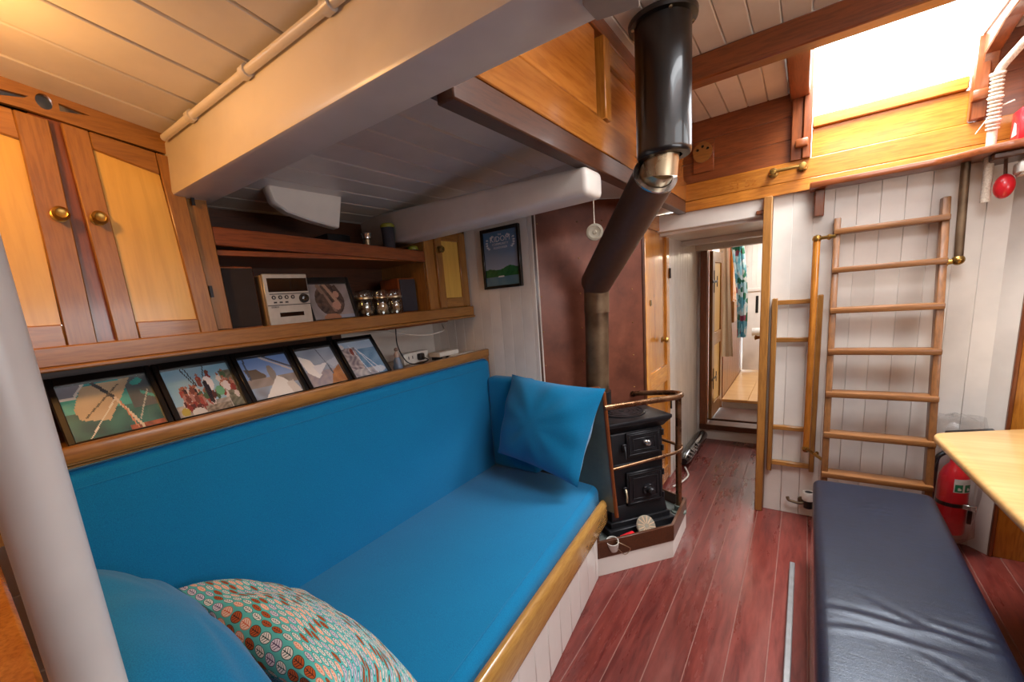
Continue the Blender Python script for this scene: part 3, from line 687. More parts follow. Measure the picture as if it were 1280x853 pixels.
def pic_winch(u, v):
    c = lerp('#6f93cf', '#a9c0e2', 1 - v) if v > .5 else lerp('#9fb2cc', '#8a8f98', nz(u, v, 8))
    if poly_in(u, v, [(.05, .75), (.3, .72), (.42, .55), (.4, .45), (.1, .5)]): c = lin('#6b6258')
    if .3 < v < .5: c = lerp('#a59c96', '#8d8680', nz(u, v, 9))
    if ell(u, v, .55, .58, .07, .2): c = lin('#8a8785')
    if poly_in(u, v, [(.2, 0), (.62, .5), (.74, .42), (.98, 0)]): c = lin('#e9e8e4')
    if poly_in(u, v, [(.74, .3), (.9, .33), (1, .0), (.8, 0)]): c = lin('#d6d0c8')
    for a, b_, w, cl in (((.45, 1), (1, .58), .02, '#c9c4c0'), ((.5, 1.02), (1, .66), .018, '#57585c'), ((.12, 1), (.1, .5), .016, '#4e5a6e')):
        if seg_d(u, v, a, b_) < w: c = lin(cl)
    return c
def pic_sail(u, v):
    c = lerp('#a9b4c6', '#8f9cae', nz(u, v, 4)) if v > .4 else lerp('#9d96a0', '#b3a7a6', nz(u, v, 14))
    if poly_in(u, v, [(.02, .88), (.3, .72), (.42, .3), (.3, .22), (.1, .4)]): c = lin('#f0efec')
    if poly_in(u, v, [(.28, .55), (.72, .6), (.36, .3)]): c = lin('#e4e6ea')
    if poly_in(u, v, [(.55, 0), (.72, .32), (.98, .5), (1, .0)]): c = lerp('#c38a58', '#a5714a', nz(u, v, 10))
    if seg_d(u, v, (.58, 1), (.7, .5)) < .009 or seg_d(u, v, (.7, .5), (.72, .3)) < .02: c = lin('#5e6674')
    if ell(u, v, .9, .52, .05, .04): c = lin('#5a4a42')
    if poly_in(u, v, [(.7, .62), (1, .7), (1, .5), (.8, .45)]): c = lin('#b9c3d2')
    return c
def pic_deck(u, v):
    c = lerp('#5f88ac', '#86a8c8', nz(u, v, 7)) if v < .78 else lerp('#9fb8d4', '#bccde0', nz(u, v, 3))
    if u < .42 and v < .85: c = lerp('#6e6470', '#c6b9b6', nz(u, v, 17, 1))
    if v < .22 and u < .75: c = lerp('#c9c3c2', '#8d8f9a', nz(u, v, 15))
    if ell(u, v, .82, .14, .16, .09): c = lin('#c8d2dc')
    for a, b_ in (((.45, .8), (.72, .05)), ((.5, .7), (.85, .12)), ((.3, .9), (.5, .1))):
        if seg_d(u, v, a, b_) < .012: c = lin('#d3dbe6')
    if ell(u, v, .08, .88, .07, .07) or ell(u, v, .3, .72, .05, .1): c = lin('#d9d2d0') if u < .2 else lin('#8a4a42')
    return c
def framed(label, y0, y1, fn, x0=-1.645, z0=1.150, xt=-1.775, zt=1.335, side=.017, top=.028, group=None, name='framed_photo', off=0.0):
    n = V((zt - z0, 0, -(xt - x0))).normalized(); up = V((xt - x0, 0, zt - z0)); hh = up.length; up.normalize(); w = y1 - y0
    t_ = thing(name, label, 'photo', (x0, (y0 + y1) / 2, z0), group); o = V((x0, y0, z0)) + n * off; Y = V((0, 1, 0))
    B().prism([o - n * .012, o + Y * w - n * .012, o + Y * w + up * hh - n * .012, o + up * hh - n * .012], n * .006).done('backing', M['frame'], t_)
    for (a, b_, c_, d_) in ((0, side, 0, hh), (w - side, w, 0, hh), (side, w - side, 0, .006), (side, w - side, hh - top, hh)):
        B().prism([o + Y * a + up * c_ - n * .006, o + Y * b_ + up * c_ - n * .006, o + Y * b_ + up * d_ - n * .006, o + Y * a + up * d_ - n * .006], n * .016, .002).done('frame_bar', M['frame'], t_)
    f_ = lambda a, c_: o + Y * a + up * c_ - n * .0045
    print_sheet('picture', f_(side, hh - top), f_(w - side, hh - top), f_(side, .006), f_(w - side, .006), fn, t_)
    g = B().prism([o + Y * side + up * .006, o + Y * (w - side) + up * .006, o + Y * (w - side) + up * (hh - top), o + Y * side + up * (hh - top)], n * .0015).done('glass', M['glass'], t_)
    B().bar(o - n * .013 + Y * (w / 2) + up * (hh * .7), V((x0 - .12, y0 + w / 2, 1.137)), .03, .003).done('stand', M['frame'], t_)
    return t_
framed('framed photo of a ship bow with rigging over green water, nearest to the white pole', .192, .446, pic_bow)
framed('framed photo of a crowd of crew in red seated on deck under blue sky', .449, .695, pic_crew)
framed('framed photo with grey winch shapes and a white triangular sail, middle of the row', .697, .925, pic_winch)
framed('framed photo of white sails over an ochre deck and grey sea', .930, 1.142, pic_sail)
framed('framed photo of dark blue sea and rigging at the far end of the ledge row', 1.150, 1.372, pic_deck, side=.014, top=.02)
# ---- little things at the far end of the ledge
fg = thing('figurine', 'small blue and white china figurine standing beside the last framed photo', 'figurine', (-1.74, 1.50, 1.135))
B().lathe([(0, 0), (.026, 0), (.028, .012), (.022, .03), (.02, .05), (.011, .066), (0, .068)], (-1.74, 1.50, 1.135), n=16).done('skirt', plain('china_blue', '#6f8098', 0.3), fg)
B().lathe([(0, .062), (.013, .066), (.015, .08), (.008, .094), (.006, .098)], (-1.74, 1.50, 1.135), n=14).done('body', plain('china_pink', '#b7a59c', 0.3), fg)
B().ball((-1.74, 1.50, 1.242), .011, 10).done('head', plain('china_face', '#8a7a72', 0.3), fg)
sk = thing('socket_box', 'white twin power socket box lying on the ledge with a plug and dark cable', 'socket', (-1.80, 1.70, 1.135))
B().box(-1.86, -1.80, 1.60, 1.80, 1.136, 1.200, .006, 2).done('box', M['whitepl'], sk)
for yy in (1.635, 1.665): B().box(-1.8015, -1.799, yy, yy + .006, 1.165, 1.182).done('socket_slot', M['black'], sk)
B().box(-1.80, -1.77, 1.70, 1.74, 1.15, 1.19, .008, 2).done('plug', M['black'], sk)
B().tube(rounded([(-1.775, 1.72, 1.17), (-1.74, 1.74, 1.15), (-1.72, 1.66, 1.14), (-1.74, 1.57, 1.15), (-1.80, 1.56, 1.25), (-1.80, 1.57, 1.36)], .05), .0035, 8).done('cable', M['black'], sk)
rt = thing('router', 'flat white wireless router box on the ledge near the white bulkhead', 'router', (-1.72, 1.85, 1.135))
B().obox((-1.73, 1.86, 1.170), (.0, .085, 0), (-.045, 0, 0), (0, 0, .014), .006, 2).done('case', M['whitepl'], rt)
for a in (1.80, 1.92): B().box(-1.77, -1.70, a - .008, a + .008, 1.136, 1.158).done('foot', M['black'], rt)
tag(B().box(-1.70, -1.645, 1.86, 2.05, 1.136, 1.158, .006, 2).done('remote_control', M['whitepl']), 'slim white remote control lying at the ledge end beside the white bulkhead', 'remote')
tag(B().tube(rounded([(-1.86, 1.50, 1.365), (-1.80, 1.60, 1.315), (-1.76, 1.76, 1.285), (-1.74, 1.90, 1.30), (-1.90, 2.05, 1.33)], .08), .004, 8).done('cable', M['whitepl']), 'thin white cable drooping below the shelf above the power socket', 'cable')

# ================================================================== CABINETS AND SHELVES ABOVE THE LEDGE
FX = -1.70
def py(px, py_): p = on_x(px, py_, FX); return (p.y, p.z)
tr = thing('shelf_fascia', 'long oak fascia board under the lockers and open shelf', 'shelf', (-1.9, 1.0, 1.36))
B().box(-1.715, -1.68, -.02, 2.125, 1.375, 1.432, .004).done('fascia', M['oakY'], tr)
B().box(-1.718, -1.672, -.02, 2.125, 1.362, 1.376, .004).done('bead', M['oakY'], tr)
B().box(-2.115, -1.70, -.02, 2.125, 1.395, 1.425, .002).done('board', M['mahogY'], tr)
B().box(-2.0, -1.75, 1.45, 1.95, 1.35, 1.394, .004).done('cleat', M['mahogY'], tr)
lk = thing('locker', 'oak wall locker with two pale panelled doors and brass knobs above the settee', 'cabinet', (-1.9, .3, 1.43))
def bd_(pts, dx, t_, name, mat, parent, bev=.003): return B().prism([V((FX + dx, a, b_)) for a, b_ in pts], (t_, 0, 0), bev).done(name, mat, parent)
# frieze with a pierced triangle, ring and triangle
def L3(pts): return [V((FX - .012, a, b_)) for a, b_ in pts]
fr_out = [py(-40, 75), py(0, 87), py(75, 110), py(237, 168), py(232, 200), py(120, 165), py(28, 135), py(-40, 116)]
circ_c = py(55, 127); circ = [(circ_c[0] + .017 * math.cos(a), circ_c[1] + .02 * math.sin(a)) for a in [2 * PI * i / 20 for i in range(20)]]
tri1 = [py(-12, 108), py(36, 120), py(30, 122), py(-12, 117)]; tri2 = [py(73, 129), py(113, 145), py(75, 139)]
o = B().holed([L3(fr_out), L3(circ), L3(tri2), L3(tri1)], (.012, 0, 0)).done('frieze', M['oakY'], lk, smooth=False)
fy = [p for p in fr_out]
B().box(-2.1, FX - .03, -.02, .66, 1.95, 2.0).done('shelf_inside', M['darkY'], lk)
bd_([(.0, 2.01), (.0, 2.11), (.66, 2.07), (.66, 1.98)], -.06, .004, 'frieze_back', M['recess_shade'], lk)
bd_([(.292, 1.43), (.298, 2.062), (.39, 2.05), (.39, 1.43)], -.022, .012, 'mullion', M['mahogZ'], lk)
cr = [py(219, 196), (.702, 2.03), (.705, 1.43), py(273, 418)]
bd_([(.628, 1.43), (.628, 2.01), (.668, 2.0), (.70, 2.0), (.706, 1.43)], -.022, .016, 'stile', M['oakZ'], lk)
B().box(-2.1, FX - .024, .675, .70, 1.43, 2.05, .002).done('end_panel', M['oakZ'], lk)
B().box(-2.1, FX - .006, -.02, .70, 1.426, 1.436).done('bottom', M['oakY'], lk)
def door(tl, tr_, br, bl, fw, knob, hinge=None, parent=lk, ft=.016, fm='oak', pm='maple'):
    d = B().hexa  # door frame: four bars round an inset panel
    def ins(a, b_, k): return (a[0] + (b_[0] - a[0]) * k, a[1] + (b_[1] - a[1]) * k)
    w = tr_[0] - tl[0]; h = tl[1] - bl[1]; il = (tl[0] + fw, tl[1] - fw * 1.0); ir = (tr_[0] - fw, tr_[1] - fw); jr = (br[0] - fw, br[1] + fw); jl = (bl[0] + fw, bl[1] + fw)
    bb = B()
    for pts in ([tl, (tl[0] + fw, tl[1] + (tr_[1] - tl[1]) * fw / w), (bl[0] + fw, bl[1]), bl], [(tr_[0] - fw, tr_[1] + (tl[1] - tr_[1]) * fw / w), tr_, br, (br[0] - fw, br[1])]):
        bb.prism([V((FX - .006, a, b_)) for a, b_ in pts], (ft, 0, 0), .003)
    dn = bb.done('door', M[fm + 'Z'], parent)
    for pts in ([(tl[0] + fw, tl[1] + (tr_[1] - tl[1]) * fw / w), (tr_[0] - fw, tr_[1] + (tl[1] - tr_[1]) * fw / w), ir, il], [jl, jr, (br[0] - fw, br[1]), (bl[0] + fw, bl[1])]):
        B().prism([V((FX - .006, a, b_)) for a, b_ in pts], (ft - .001, 0, 0), .003).done('door_rail', M[fm + 'Y'], dn)
    B().prism([V((FX - .006, a, b_)) for a, b_ in (il, ir, jr, jl)], (ft * .35, 0, 0)).done('door_panel', M[pm], dn)
    kp = V((FX + ft - .006, knob[0], knob[1])); B().lathe([(0, 0), (.019, 0), (.019, .003), (.009, .006), (.009, .016), (.017, .02), (.0195, .028), (.013, .036), (.009, .034), (0, .035)], kp, (1, 0, 0), 18).done('knob', M['brass'], dn)
    if hinge:
        for z in hinge: B().box(FX + .006, FX + .012, br[0] - .004, br[0] + .006, z, z + .04).done('hinge', M['iron'], dn)
    return dn
door((.045, 2.085), py(60, 151), py(122, 431), (.055, 1.428), .066, py(73, 270))
door(py(75, 154), py(220, 200), py(273, 417), py(146, 428), .057, py(121, 275), (1.55, 1.86))
# open shelf unit
sf = thing('open_shelf', 'dark wooden open shelf with an upper fiddled shelf between two lockers', 'shelf', (-1.9, 1.2, 1.43))
B().box(-2.112, -1.72, .705, 1.765, 1.70, 1.72, .002).done('upper_shelf', M['mahogY'], sf)
B().hexa([(-1.735, .70, 1.735), (-1.71, .70, 1.735), (-1.71, 1.765, 1.695), (-1.735, 1.765, 1.695), (-1.735, .70, 1.80), (-1.71, .70, 1.80), (-1.71, 1.765, 1.757), (-1.735, 1.765, 1.757)], .004).done('fiddle', M['mahogY'], sf)
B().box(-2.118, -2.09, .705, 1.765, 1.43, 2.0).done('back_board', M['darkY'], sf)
# small locker at the far end
sl = thing('locker', 'small oak locker with one pale panelled door beside the framed poster', 'cabinet', (-1.9, 1.94, 1.43))
B().box(-2.11, FX - .024, 1.765, 1.785, 1.43, 1.93, .002).done('end_panel', M['oakZ'], sl)
bd_([(1.765, 1.43), (1.765, 1.90), (1.845, 1.91), (1.845, 1.43)], -.022, .016, 'stile', M['oakZ'], sl)
bd_([(2.09, 1.43), (2.09, 1.90), (2.128, 1.90), (2.128, 1.43)], -.022, .016, 'stile', M['oakZ'], sl)
bd_([(1.845, 1.87), (1.845, 1.92), (2.128, 1.92), (2.128, 1.87)], -.022, .016, 'rail', M['oakY'], sl)
door((1.838, 1.872), (2.098, 1.872), (2.098, 1.437), (1.838, 1.437), .055, (1.862, 1.765), None, sl)
B().box(-2.1, FX - .02, 1.785, 2.12, 1.43, 1.44).done('bottom', M['oakY'], sl)

# ---- things on the open shelf
def speaker(lbl, x0, x1, y0, y1, z1, mat):
    t_ = thing('speaker', lbl, 'speaker', ((x0 + x1) / 2, (y0 + y1) / 2, 1.426)); B().box(x0, x1 - .008, y0, y1, 1.4265, z1, .004).done('cabinet', M['mahogZ'], t_)
    B().box(x1 - .008, x1, y0 + .006, y1 - .006, 1.435, z1 - .008, .003).done('grille', M[mat], t_); return t_
speaker('large dark brown speaker on the open shelf beside the stereo', -1.95, -1.735, .708, .835, 1.665, 'speaker')
speaker('dark grey cloth-fronted speaker at the right end of the open shelf', -1.95, -1.79, 1.765 - .14, 1.765 - .012, 1.62, 'greycloth')
ste = thing('stereo', 'silver compact stereo with round volume knob and cassette slot on the open shelf', 'stereo', (-1.82, .95, 1.426))
SX = -1.725; s0, s1 = .852, 1.045
B().box(-1.93, SX - .012, s0, s1, 1.4265, 1.632, .004).done('case', M['silver2'], ste)
B().box(SX - .012, SX, s0 + .003, s1, 1.4265, 1.635, .003).done('front_panel', M['silver'], ste)
B().box(SX - .004, SX + .001, s0 + .018, s1 - .004, 1.563, 1.618, .001).done('window', M['screen'], ste)
B().box(SX - .002, SX + .0012, s0 + .006, s1 - .002, 1.508, 1.511).done('groove', M['greycloth'], ste)
B().box(SX - .002, SX + .0012, s0 + .02, s1 - .003, 1.553, 1.556).done('groove', M['greycloth'], ste)
B().lathe([(0, 0), (.02, 0), (.02, .003), (.017, .016), (.014, .018), (0, .018)], (SX, s1 - .03, 1.533), (1, 0, 0), 24).done('volume_knob', M['screen'], ste)
for i in range(4): B().lathe([(.0045, 0), (.008, 0), (.008, .003), (.0045, .003)], (SX, s0 + .035 + i * .027, 1.541), (1, 0, 0), 14).done('button', M['greycloth'], ste)
for i in range(3): B().box(SX, SX + .002, s0 + .033 + i * .024, s0 + .045 + i * .024, 1.518, 1.524).done('button', M['greycloth'], ste)
B().box(SX - .004, SX + .0015, s0 + .05, s1 - .038, 1.462, 1.479, .001).done('cassette_slot', M['screen'], ste)
B().text('STEREO', (SX + .0008, s0 + .035, 1.499), (0, 1, 0), (0, 0, 1), .009, .0004).done('lettering', M['greycloth'], ste)
def pic_wood(u, v):
    c = lerp('#8a8280', '#a29a9c', nz(u, v, 5))
    if ell(u, v, .5, .55, .34, .46): c = lerp('#3a2e2a', '#6b5448', nz(u, v, 14))
    for a, b_, w, cl in (((.3, .95), (.55, .25), .05, '#8d7263'), ((.45, .98), (.7, .4), .04, '#b08d78'), ((.6, .9), (.75, .55), .03, '#3a3030'), ((.35, .7), (.5, .2), .03, '#5a463c'), ((.7, .95), (.8, .6), .03, '#4a3a34')):
        if seg_d(u, v, a, b_) < w: c = lin(cl)
    if ell(u, v, .45, .05, .2, .12): c = lin('#a5765a')
    if ell(u, v, .62, .38, .1, .12) or ell(u, v, .68, .7, .07, .1): c = lin('#b58a78')
    if v < .12 and u > .65: c = lin('#9aa0b4')
    return c
framed('black framed photo of people among timber leaning on the open shelf beside the stereo', 1.05, 1.30, pic_wood, x0=-1.745, z0=1.428, xt=-1.80, zt=1.625, side=.016, top=.03).children
for i, (yy, lbl, fillc) in enumerate(((1.375, 'leftmost of three glass storage jars on the open shelf, holding a dark and pale filling', '#8a6a52'), (1.478, 'middle of three glass storage jars on the open shelf, holding a round pale shell', '#c9a98a'), (1.572, 'rightmost of three glass storage jars on the open shelf, holding pale stones', '#b99a7c'))):
    j = thing('storage_jar', lbl, 'jar', (-1.79, yy, 1.426), 'glass jars of shells on the open shelf')
    bs = (-1.79, yy, 1.4265)
    B().lathe([(0, 0), (.042, 0), (.046, .006), (.046, .075), (.042, .085), (.039, .09), (.0365, .09), (.04, .083), (.0435, .075), (.0435, .008), (0, .006)], bs, n=24).done('body', M['jar'], j)
    B().lathe([(0, .094), (.042, .094), (.044, .1), (.044, .125), (.039, .132), (0, .133)], bs, n=24).done('lid', M['jar'], j)
    B().lathe([(.038, .088), (.045, .088), (.0455, .093), (.045, .097), (.038, .097)], bs, n=24).done('clip_ring', M['steel'], j)
    f_ = B(); rq = random.Random(i)
    f_.ball((bs[0] + .008, yy + .004, bs[2] + .04), (.026, .03, .028) if i == 1 else (.022, .018, .03), 12); sh_ = f_.done('shell', M['shell'] if i else M['stone'], j)
    for k in range(6):
        a = k * 1.05 + i; B().ball((bs[0] + .024 * math.cos(a), yy + .026 * math.sin(a), bs[2] + .018 + .005 * (k % 3)), (.012, .013, .011), 8).done('pebble', plain('pebble_%d%d' % (i, k), ['#3f3a2c', '#8a7a62', '#b59c84', '#5a4a3a'][(k + i) % 4], .6), j)
# things on top of the upper shelf
def tub(lbl, px, pyy, r, m):
    p = on_x(px, pyy, -1.77); t_ = thing('tub', lbl, 'tub', (-1.77, p.y, 1.7205)); zt = p.z - .004
    B().lathe([(0, 0), (r * .8, 0), (r * .92, zt - 1.7205), (0, zt - 1.7205)], (-1.77, p.y, 1.7205), n=20).done('body', M['greycloth'], t_)
    B().lathe([(0, 0), (r, 0), (r * 1.02, .012), (r * .8, .02), (0, .022)], (-1.77, p.y, zt), n=22).done('lid', M[m], t_)
tub('dark tub with a lime green lid on the upper shelf under the white knee', 484, 284, .036, 'lime')
tub('dark tub with a yellow-green lid at the right end of the upper shelf', 516, 312, .03, 'lime')
hy = on_x(458, 295, -1.77)
cn = thing('spray_can', 'small can with a chrome top standing on the upper shelf below the deck beam', 'can', (-1.77, hy.y, 1.72))
B().lathe([(0, 0), (.016, 0), (.016, .085), (.012, .09), (0, .09)], (-1.77, hy.y, 1.7205), n=16).done('can', M['steel'], cn)
B().lathe([(0, .09), (.02, .09), (.022, .105), (.026, .115), (0, .119)], (-1.77, hy.y, 1.7205), n=16).done('cap', M['chrome'], cn)
tag(B().box(-2.06, -1.95, 1.33, 1.47, 1.7205, 1.86, .004).done('box', M['black']), 'black box standing at the back of the upper shelf beside the white knee', 'box')

# ================================================================== POSTER
ps = thing('framed_poster', 'black framed blue-grey poster with laurel lettering and green hills on the white bulkhead', 'poster', (-1.44, 2.13, 1.52))
pX0, pX1, pZ0, pZ1, pY = -1.572, -1.303, 1.522, 1.867, 2.128
B().box(pX0 + .004, pX1 - .004, pY - .010, pY + .006, pZ0 + .004, pZ1 - .004).done('backing', M['frame'], ps)
for (a, b_, c_, d_) in ((pX0, pX0 + .016, pZ0, pZ1), (pX1 - .016, pX1, pZ0, pZ1), (pX0 + .016, pX1 - .016, pZ0, pZ0 + .016), (pX0 + .016, pX1 - .016, pZ1 - .02, pZ1)):
    B().box(a, b_, pY - .022, pY, c_, d_, .002).done('frame_bar', M['frame'], ps)
def pic_poster(u, v):
    hill = .30 + .05 * math.exp(-((u - .75) / .2) ** 2) + .02 * math.sin(u * 11) * (1 - u)
    if v < .17: c = lerp('#5c86a0', '#6a94a6', nz(u, v, 8))
    elif v < hill: c = lerp('#2a6b40', '#34784a', nz(u, v, 16))
    else: c = lerp('#a9bbd2', '#5a86b0', min(1, (v - .3) / .6))
    if poly_in(u, v, [(.38, .155), (.54, .155), (.57, .185), (.46, .18), (.36, .17)]): c = lin('#e6ebee')
    for s in (-1, 1):
        for k in range(7):
            a = -1.0 + k * .36; cx, cy = .5 + s * (.40 - .02 * k * (k > 4)) * math.cos(a * .55), .80 + .12 * math.sin(a * 1.1)
            if ell(u, v, cx, cy, .035, .016): c = lin('#dfe9f2')
    return c
print_sheet('print', (pX0 + .016, pY - .0105, pZ1 - .02), (pX1 - .016, pY - .0105, pZ1 - .02), (pX0 + .016, pY - .0105, pZ0 + .016), (pX1 - .016, pY - .0105, pZ0 + .016), pic_poster, ps, 60, 78)
mid = (pX0 + pX1) / 2
lt = B()
for s, z, w in (('THE', 1.822, .014), ('KIDOM', 1.788, .044), ('COMMUNITY', 1.768, .019), ('SCHOONER', 1.748, .018)): lt.text(s, (mid, pY - .0113, z), (1, 0, 0), (0, 0, 1), w, .0004)
lt.done('lettering', plain('poster_ink', '#e6eef6', .6), ps)
B().box(pX0 + .016, pX1 - .016, pY - .0145, pY - .0135, pZ0 + .016, pZ1 - .02).done('glass', M['glass'], ps)

# ================================================================== STOVE ON ITS PLINTH
uS = V((.614, .789, 0)).normalized(); nO = V((uS.y, -uS.x, 0))     # along the stove front / out of it
pl_ = thing('stove_plinth', 'low white plinth with a raised dark metal tray rim under the cast iron stove', 'plinth', (-.7, 2.2, 0))
A0, A1, A2 = V((-.806, 1.85, 0)), V((-.520, 2.200, 0)), V((-.528, 2.545, 0)); A3, A4 = V((-.765, 2.655, 0)), V((-1.02, 2.385, 0))
cen = V((-.74, 2.33, 0))
foot = [A0, A1, A2, A3, A4]
B().prism(foot, (0, 0, .105)).done('base', M['white'], pl_)
B().prism([p + (cen - p) * .02 + V((0, 0, .105)) for p in foot], (0, 0, .02)).done('tray', plain('tray_slate', '#5a5f5c', .55), pl_)
for a, b_ in ((A0, A1), (A1, A2), (A2, A3), (A4, A0)):
    d = (b_ - a).normalized(); n_ = V((d.y, -d.x, 0))
    B().prism([a + n_ * .004 + V((0, 0, .10)), b_ + n_ * .004 + V((0, 0, .10)), b_ - n_ * .012 + V((0, 0, .10)), a - n_ * .012 + V((0, 0, .10))], (0, 0, .092), .002).done('rim', M['darkX'], pl_)
S0 = V((-.803, 2.055, 0))          # front left foot of the stove
def sp(u, n_, z): return S0 + uS * u + nO * n_ + V((0, 0, z))
stv = thing('stove', 'small black cast iron solid fuel stove with two ornate doors and ring top plate', 'stove', sp(.18, -.17, .126))
iron = M['iron']
def sbox(bb, u0, u1, n0, n1, z0, z1, bev=.004, seg=1, fl=0.0): return bb.hexa([sp(u0, n0, z0), sp(u1, n0, z0), sp(u1, n1, z0), sp(u0, n1, z0), sp(u0 - fl, n0 - fl, z1), sp(u1 + fl, n0 - fl, z1), sp(u1 + fl, n1 + fl, z1), sp(u0 - fl, n1 + fl, z1)], bev, seg)
UW = .36
bb = B(); sbox(bb, -.01, UW + .01, -.325, .01, .165, .20); sbox(bb, -.03, UW + .03, -.335, .03, .126, .168); sbox(bb, .0, UW, -.32, 0, .20, .285, .006, 2, -.012)
bb.done('pedestal', iron, stv)
bb = B(); sbox(bb, .015, UW - .015, -.31, -.013, .27, .70, .012, 3); sbox(bb, .006, UW - .006, -.315, -.006, .505, .525, .004); bb.done('body', iron, stv)
bb = B(); sbox(bb, .015, UW - .015, -.31, -.013, .70, .745, .003, 1, .032); sbox(bb, -.02, UW + .02, -.345, .022, .745, .768, .006, 2); bb.done('cornice', iron, stv)
cT = sp(UW / 2, -.155, .768)
bb = B(); bb.lathe([(.128, 0), (.128, .006), (.118, .007)], cT, n=36); bb.done('plate_rim', iron, stv)
for r0, r1 in ((.094, .115), (.07, .091), (.047, .067), (.0, .044)):
    B().lathe([(r0, .001), (r0, .006), (r1 - .002, .007), (r1, .003), (r1, .001)] if r0 else [(0, .006), (r1 - .002, .007), (r1, .003)], cT, n=32).done('hot_plate_ring', iron, stv)
B().box(cT.x - .014, cT.x + .014, cT.y - .006, cT.y + .006, cT.z + .0062, cT.z + .0085).done('lifter_slot', M['recess_shade'], stv)
def sdoor(u0, u1, z0, z1, knob):
    bb = B(); sbox(bb, u0, u1, -.012, .006, z0, z1, .004)
    d = bb.done('stove_door', iron, stv)
    f_ = .014
    for (a, b_, c_, e_) in ((u0 + .01, u1 - .01, z0 + .01, z0 + .02), (u0 + .01, u1 - .01, z1 - .02, z1 - .01), (u0 + .01, u0 + .02, z0 + .02, z1 - .02), (u1 - .02, u1 - .01, z0 + .02, z1 - .02)):
        sbox(B(), a, b_, .004, .010, c_, e_, .002).done('door_moulding', iron, d)
    for (a, b_, c_, e_) in ((u0 + .035, u1 - .035, z0 + .035, z0 + .041), (u0 + .035, u1 - .035, z1 - .041, z1 - .035), (u0 + .035, u0 + .041, z0 + .041, z1 - .041), (u1 - .041, u1 - .035, z0 + .041, z1 - .041)):
        sbox(B(), a, b_, .004, .009, c_, e_, .0015).done('door_moulding', iron, d)
    bb = B(); k = 0; u = u0 + .028
    while u < u1 - .026:
        for z in (z0 + .027, z1 - .027): bb.ball(sp(u, .006, z), .003, 6)
        u += .0085
    o_ = bb.done('beading', iron, d); o_['kind'] = 'stuff'
    return d
du = sdoor(.105, .315, .555, .695, None)
B().lathe([(0, 0), (.013, 0), (.012, .006), (.007, .012), (.014, .02), (.017, .028), (.012, .036), (0, .038)], sp(.215, .009, .635), nO, 16).done('knob', M['chrome'], du)
dl = sdoor(.10, .325, .275, .47, None)
for k in range(5):
    a = k * 2 * PI / 5; B().obox(sp(.23 + .024 * math.cos(a), .012, .355 + .024 * math.sin(a)), uS * .011, V((0, 0, .009)), nO * .006, .003).done('air_vane', iron, dl)
B().lathe([(0, 0), (.034, 0), (.036, .008), (.02, .012), (.016, .028), (.02, .034), (.014, .044), (0, .046)], sp(.23, .006, .355), nO, 20).done('air_spinner', iron, dl)
for z, dd in ((.62, du), (.375, dl)):
    B().obox(sp(.085, .01, z), uS * .013, V((0, 0, .022)), nO * .006, .003).done('latch', iron, stv)
    B().tube([sp(.085, .016, z + .01), sp(.075, .04, z - .02), sp(.07, .045, z - .05)], .006, 8).done('latch_handle', M['steel'] if z < .5 else iron, stv)
for z in (.305, .44, .58, .67): B().lathe([(0, -.016), (.008, -.016), (.008, .016), (0, .016)], sp(.328, .004, z), (0, 0, 1), 10).done('hinge', iron, stv)
# things lying in the tray
rd = thing('trivet', 'round woven grey trivet leaning against the stove foot in the tray', 'trivet', sp(.14, .075, .126))
bc = sp(.165, .072, .183); na = (nO * .86 + V((0, 0, .5))).normalized()
B().lathe([(0, -.005), (.052, -.005), (.056, 0), (.052, .005), (0, .006)], bc, na, 32).done('disc', M['stone'], rd)
e1 = na.orthogonal().normalized(); e2 = na.cross(e1)
for k in range(24):
    a = k * 2 * PI / 24; d_ = e1 * math.cos(a) + e2 * math.sin(a)
    B().bar(bc + d_ * .012 + na * .006, bc + d_ * .052 + na * .006, .005, .003, na).done('rib', M['shell'] if k % 2 else M['stone'], rd)
cu = thing('cup', 'small pale cup with a thin wire handle in the tray corner', 'cup', sp(-.06, .07, .126))
B().lathe([(0, 0), (.024, 0), (.03, .04), (.032, .06), (.029, .06), (.026, .04), (.02, .006), (0, .006)], sp(-.065, .115, .128), (uS * -.2 + nO * .25 + V((0, 0, 1))), 20).done('bowl', M['whitepl'], cu)
B().tube(rounded([sp(-.06, .14, .185), sp(-.02, .155, .16), sp(.02, .152, .13), sp(-.02, .153, .10), sp(-.06, .15, .15)], .02), .0022, 6).done('wire', M['steel'], cu)
tag(B().obox(sp(.04, .09, .16), uS * .04 + V((0, 0, .006)), nO * .018, V((0, 0, .012)), .006, 2).done('fire_lighter_packet', M['red']), 'small red packet lying in the stove tray between cup and trivet', 'packet')
# guard rails round the stove
gr = thing('guard_rail', 'polished copper two-bar guard rail with one post round the stove', 'rail', (-.56, 2.5, .126))
po = V((-.553, 2.478, 0)); hz = .845; lz = .532
rt0 = V((-.795, 1.985, .872)); crn = V((-.530, 2.455, hz)); wl_ = V((-.862, 2.60, .806)) + nS * .02
B().tube(rounded([rt0, V((-.535, 2.40, hz + .004)), V((-.535, 2.50, hz)), V((-.62, 2.545, hz - .008)), wl_], .06, 6), .0155, 14).done('top_bar', M['copper'], gr)
B().lathe([(0, -.02), (.028, -.02), (.028, -.012), (.018, -.008), (.018, .01)], wl_, nS, 16).done('wall_flange', M['copper'], gr)
B().tube(rounded([V((-.775, 2.0, .535)), V((-.535, 2.385, lz + .004)), V((-.530, 2.49, lz)), V((-.60, 2.535, lz)), V((-.80, 2.62, lz + .01))], .05, 6), .0085, 12).done('lower_bar', M['copper'], gr)
B().tube([po + V((0, 0, .126)), po + V((0, 0, hz))], .0165, 16).done('post', M['copper'], gr)
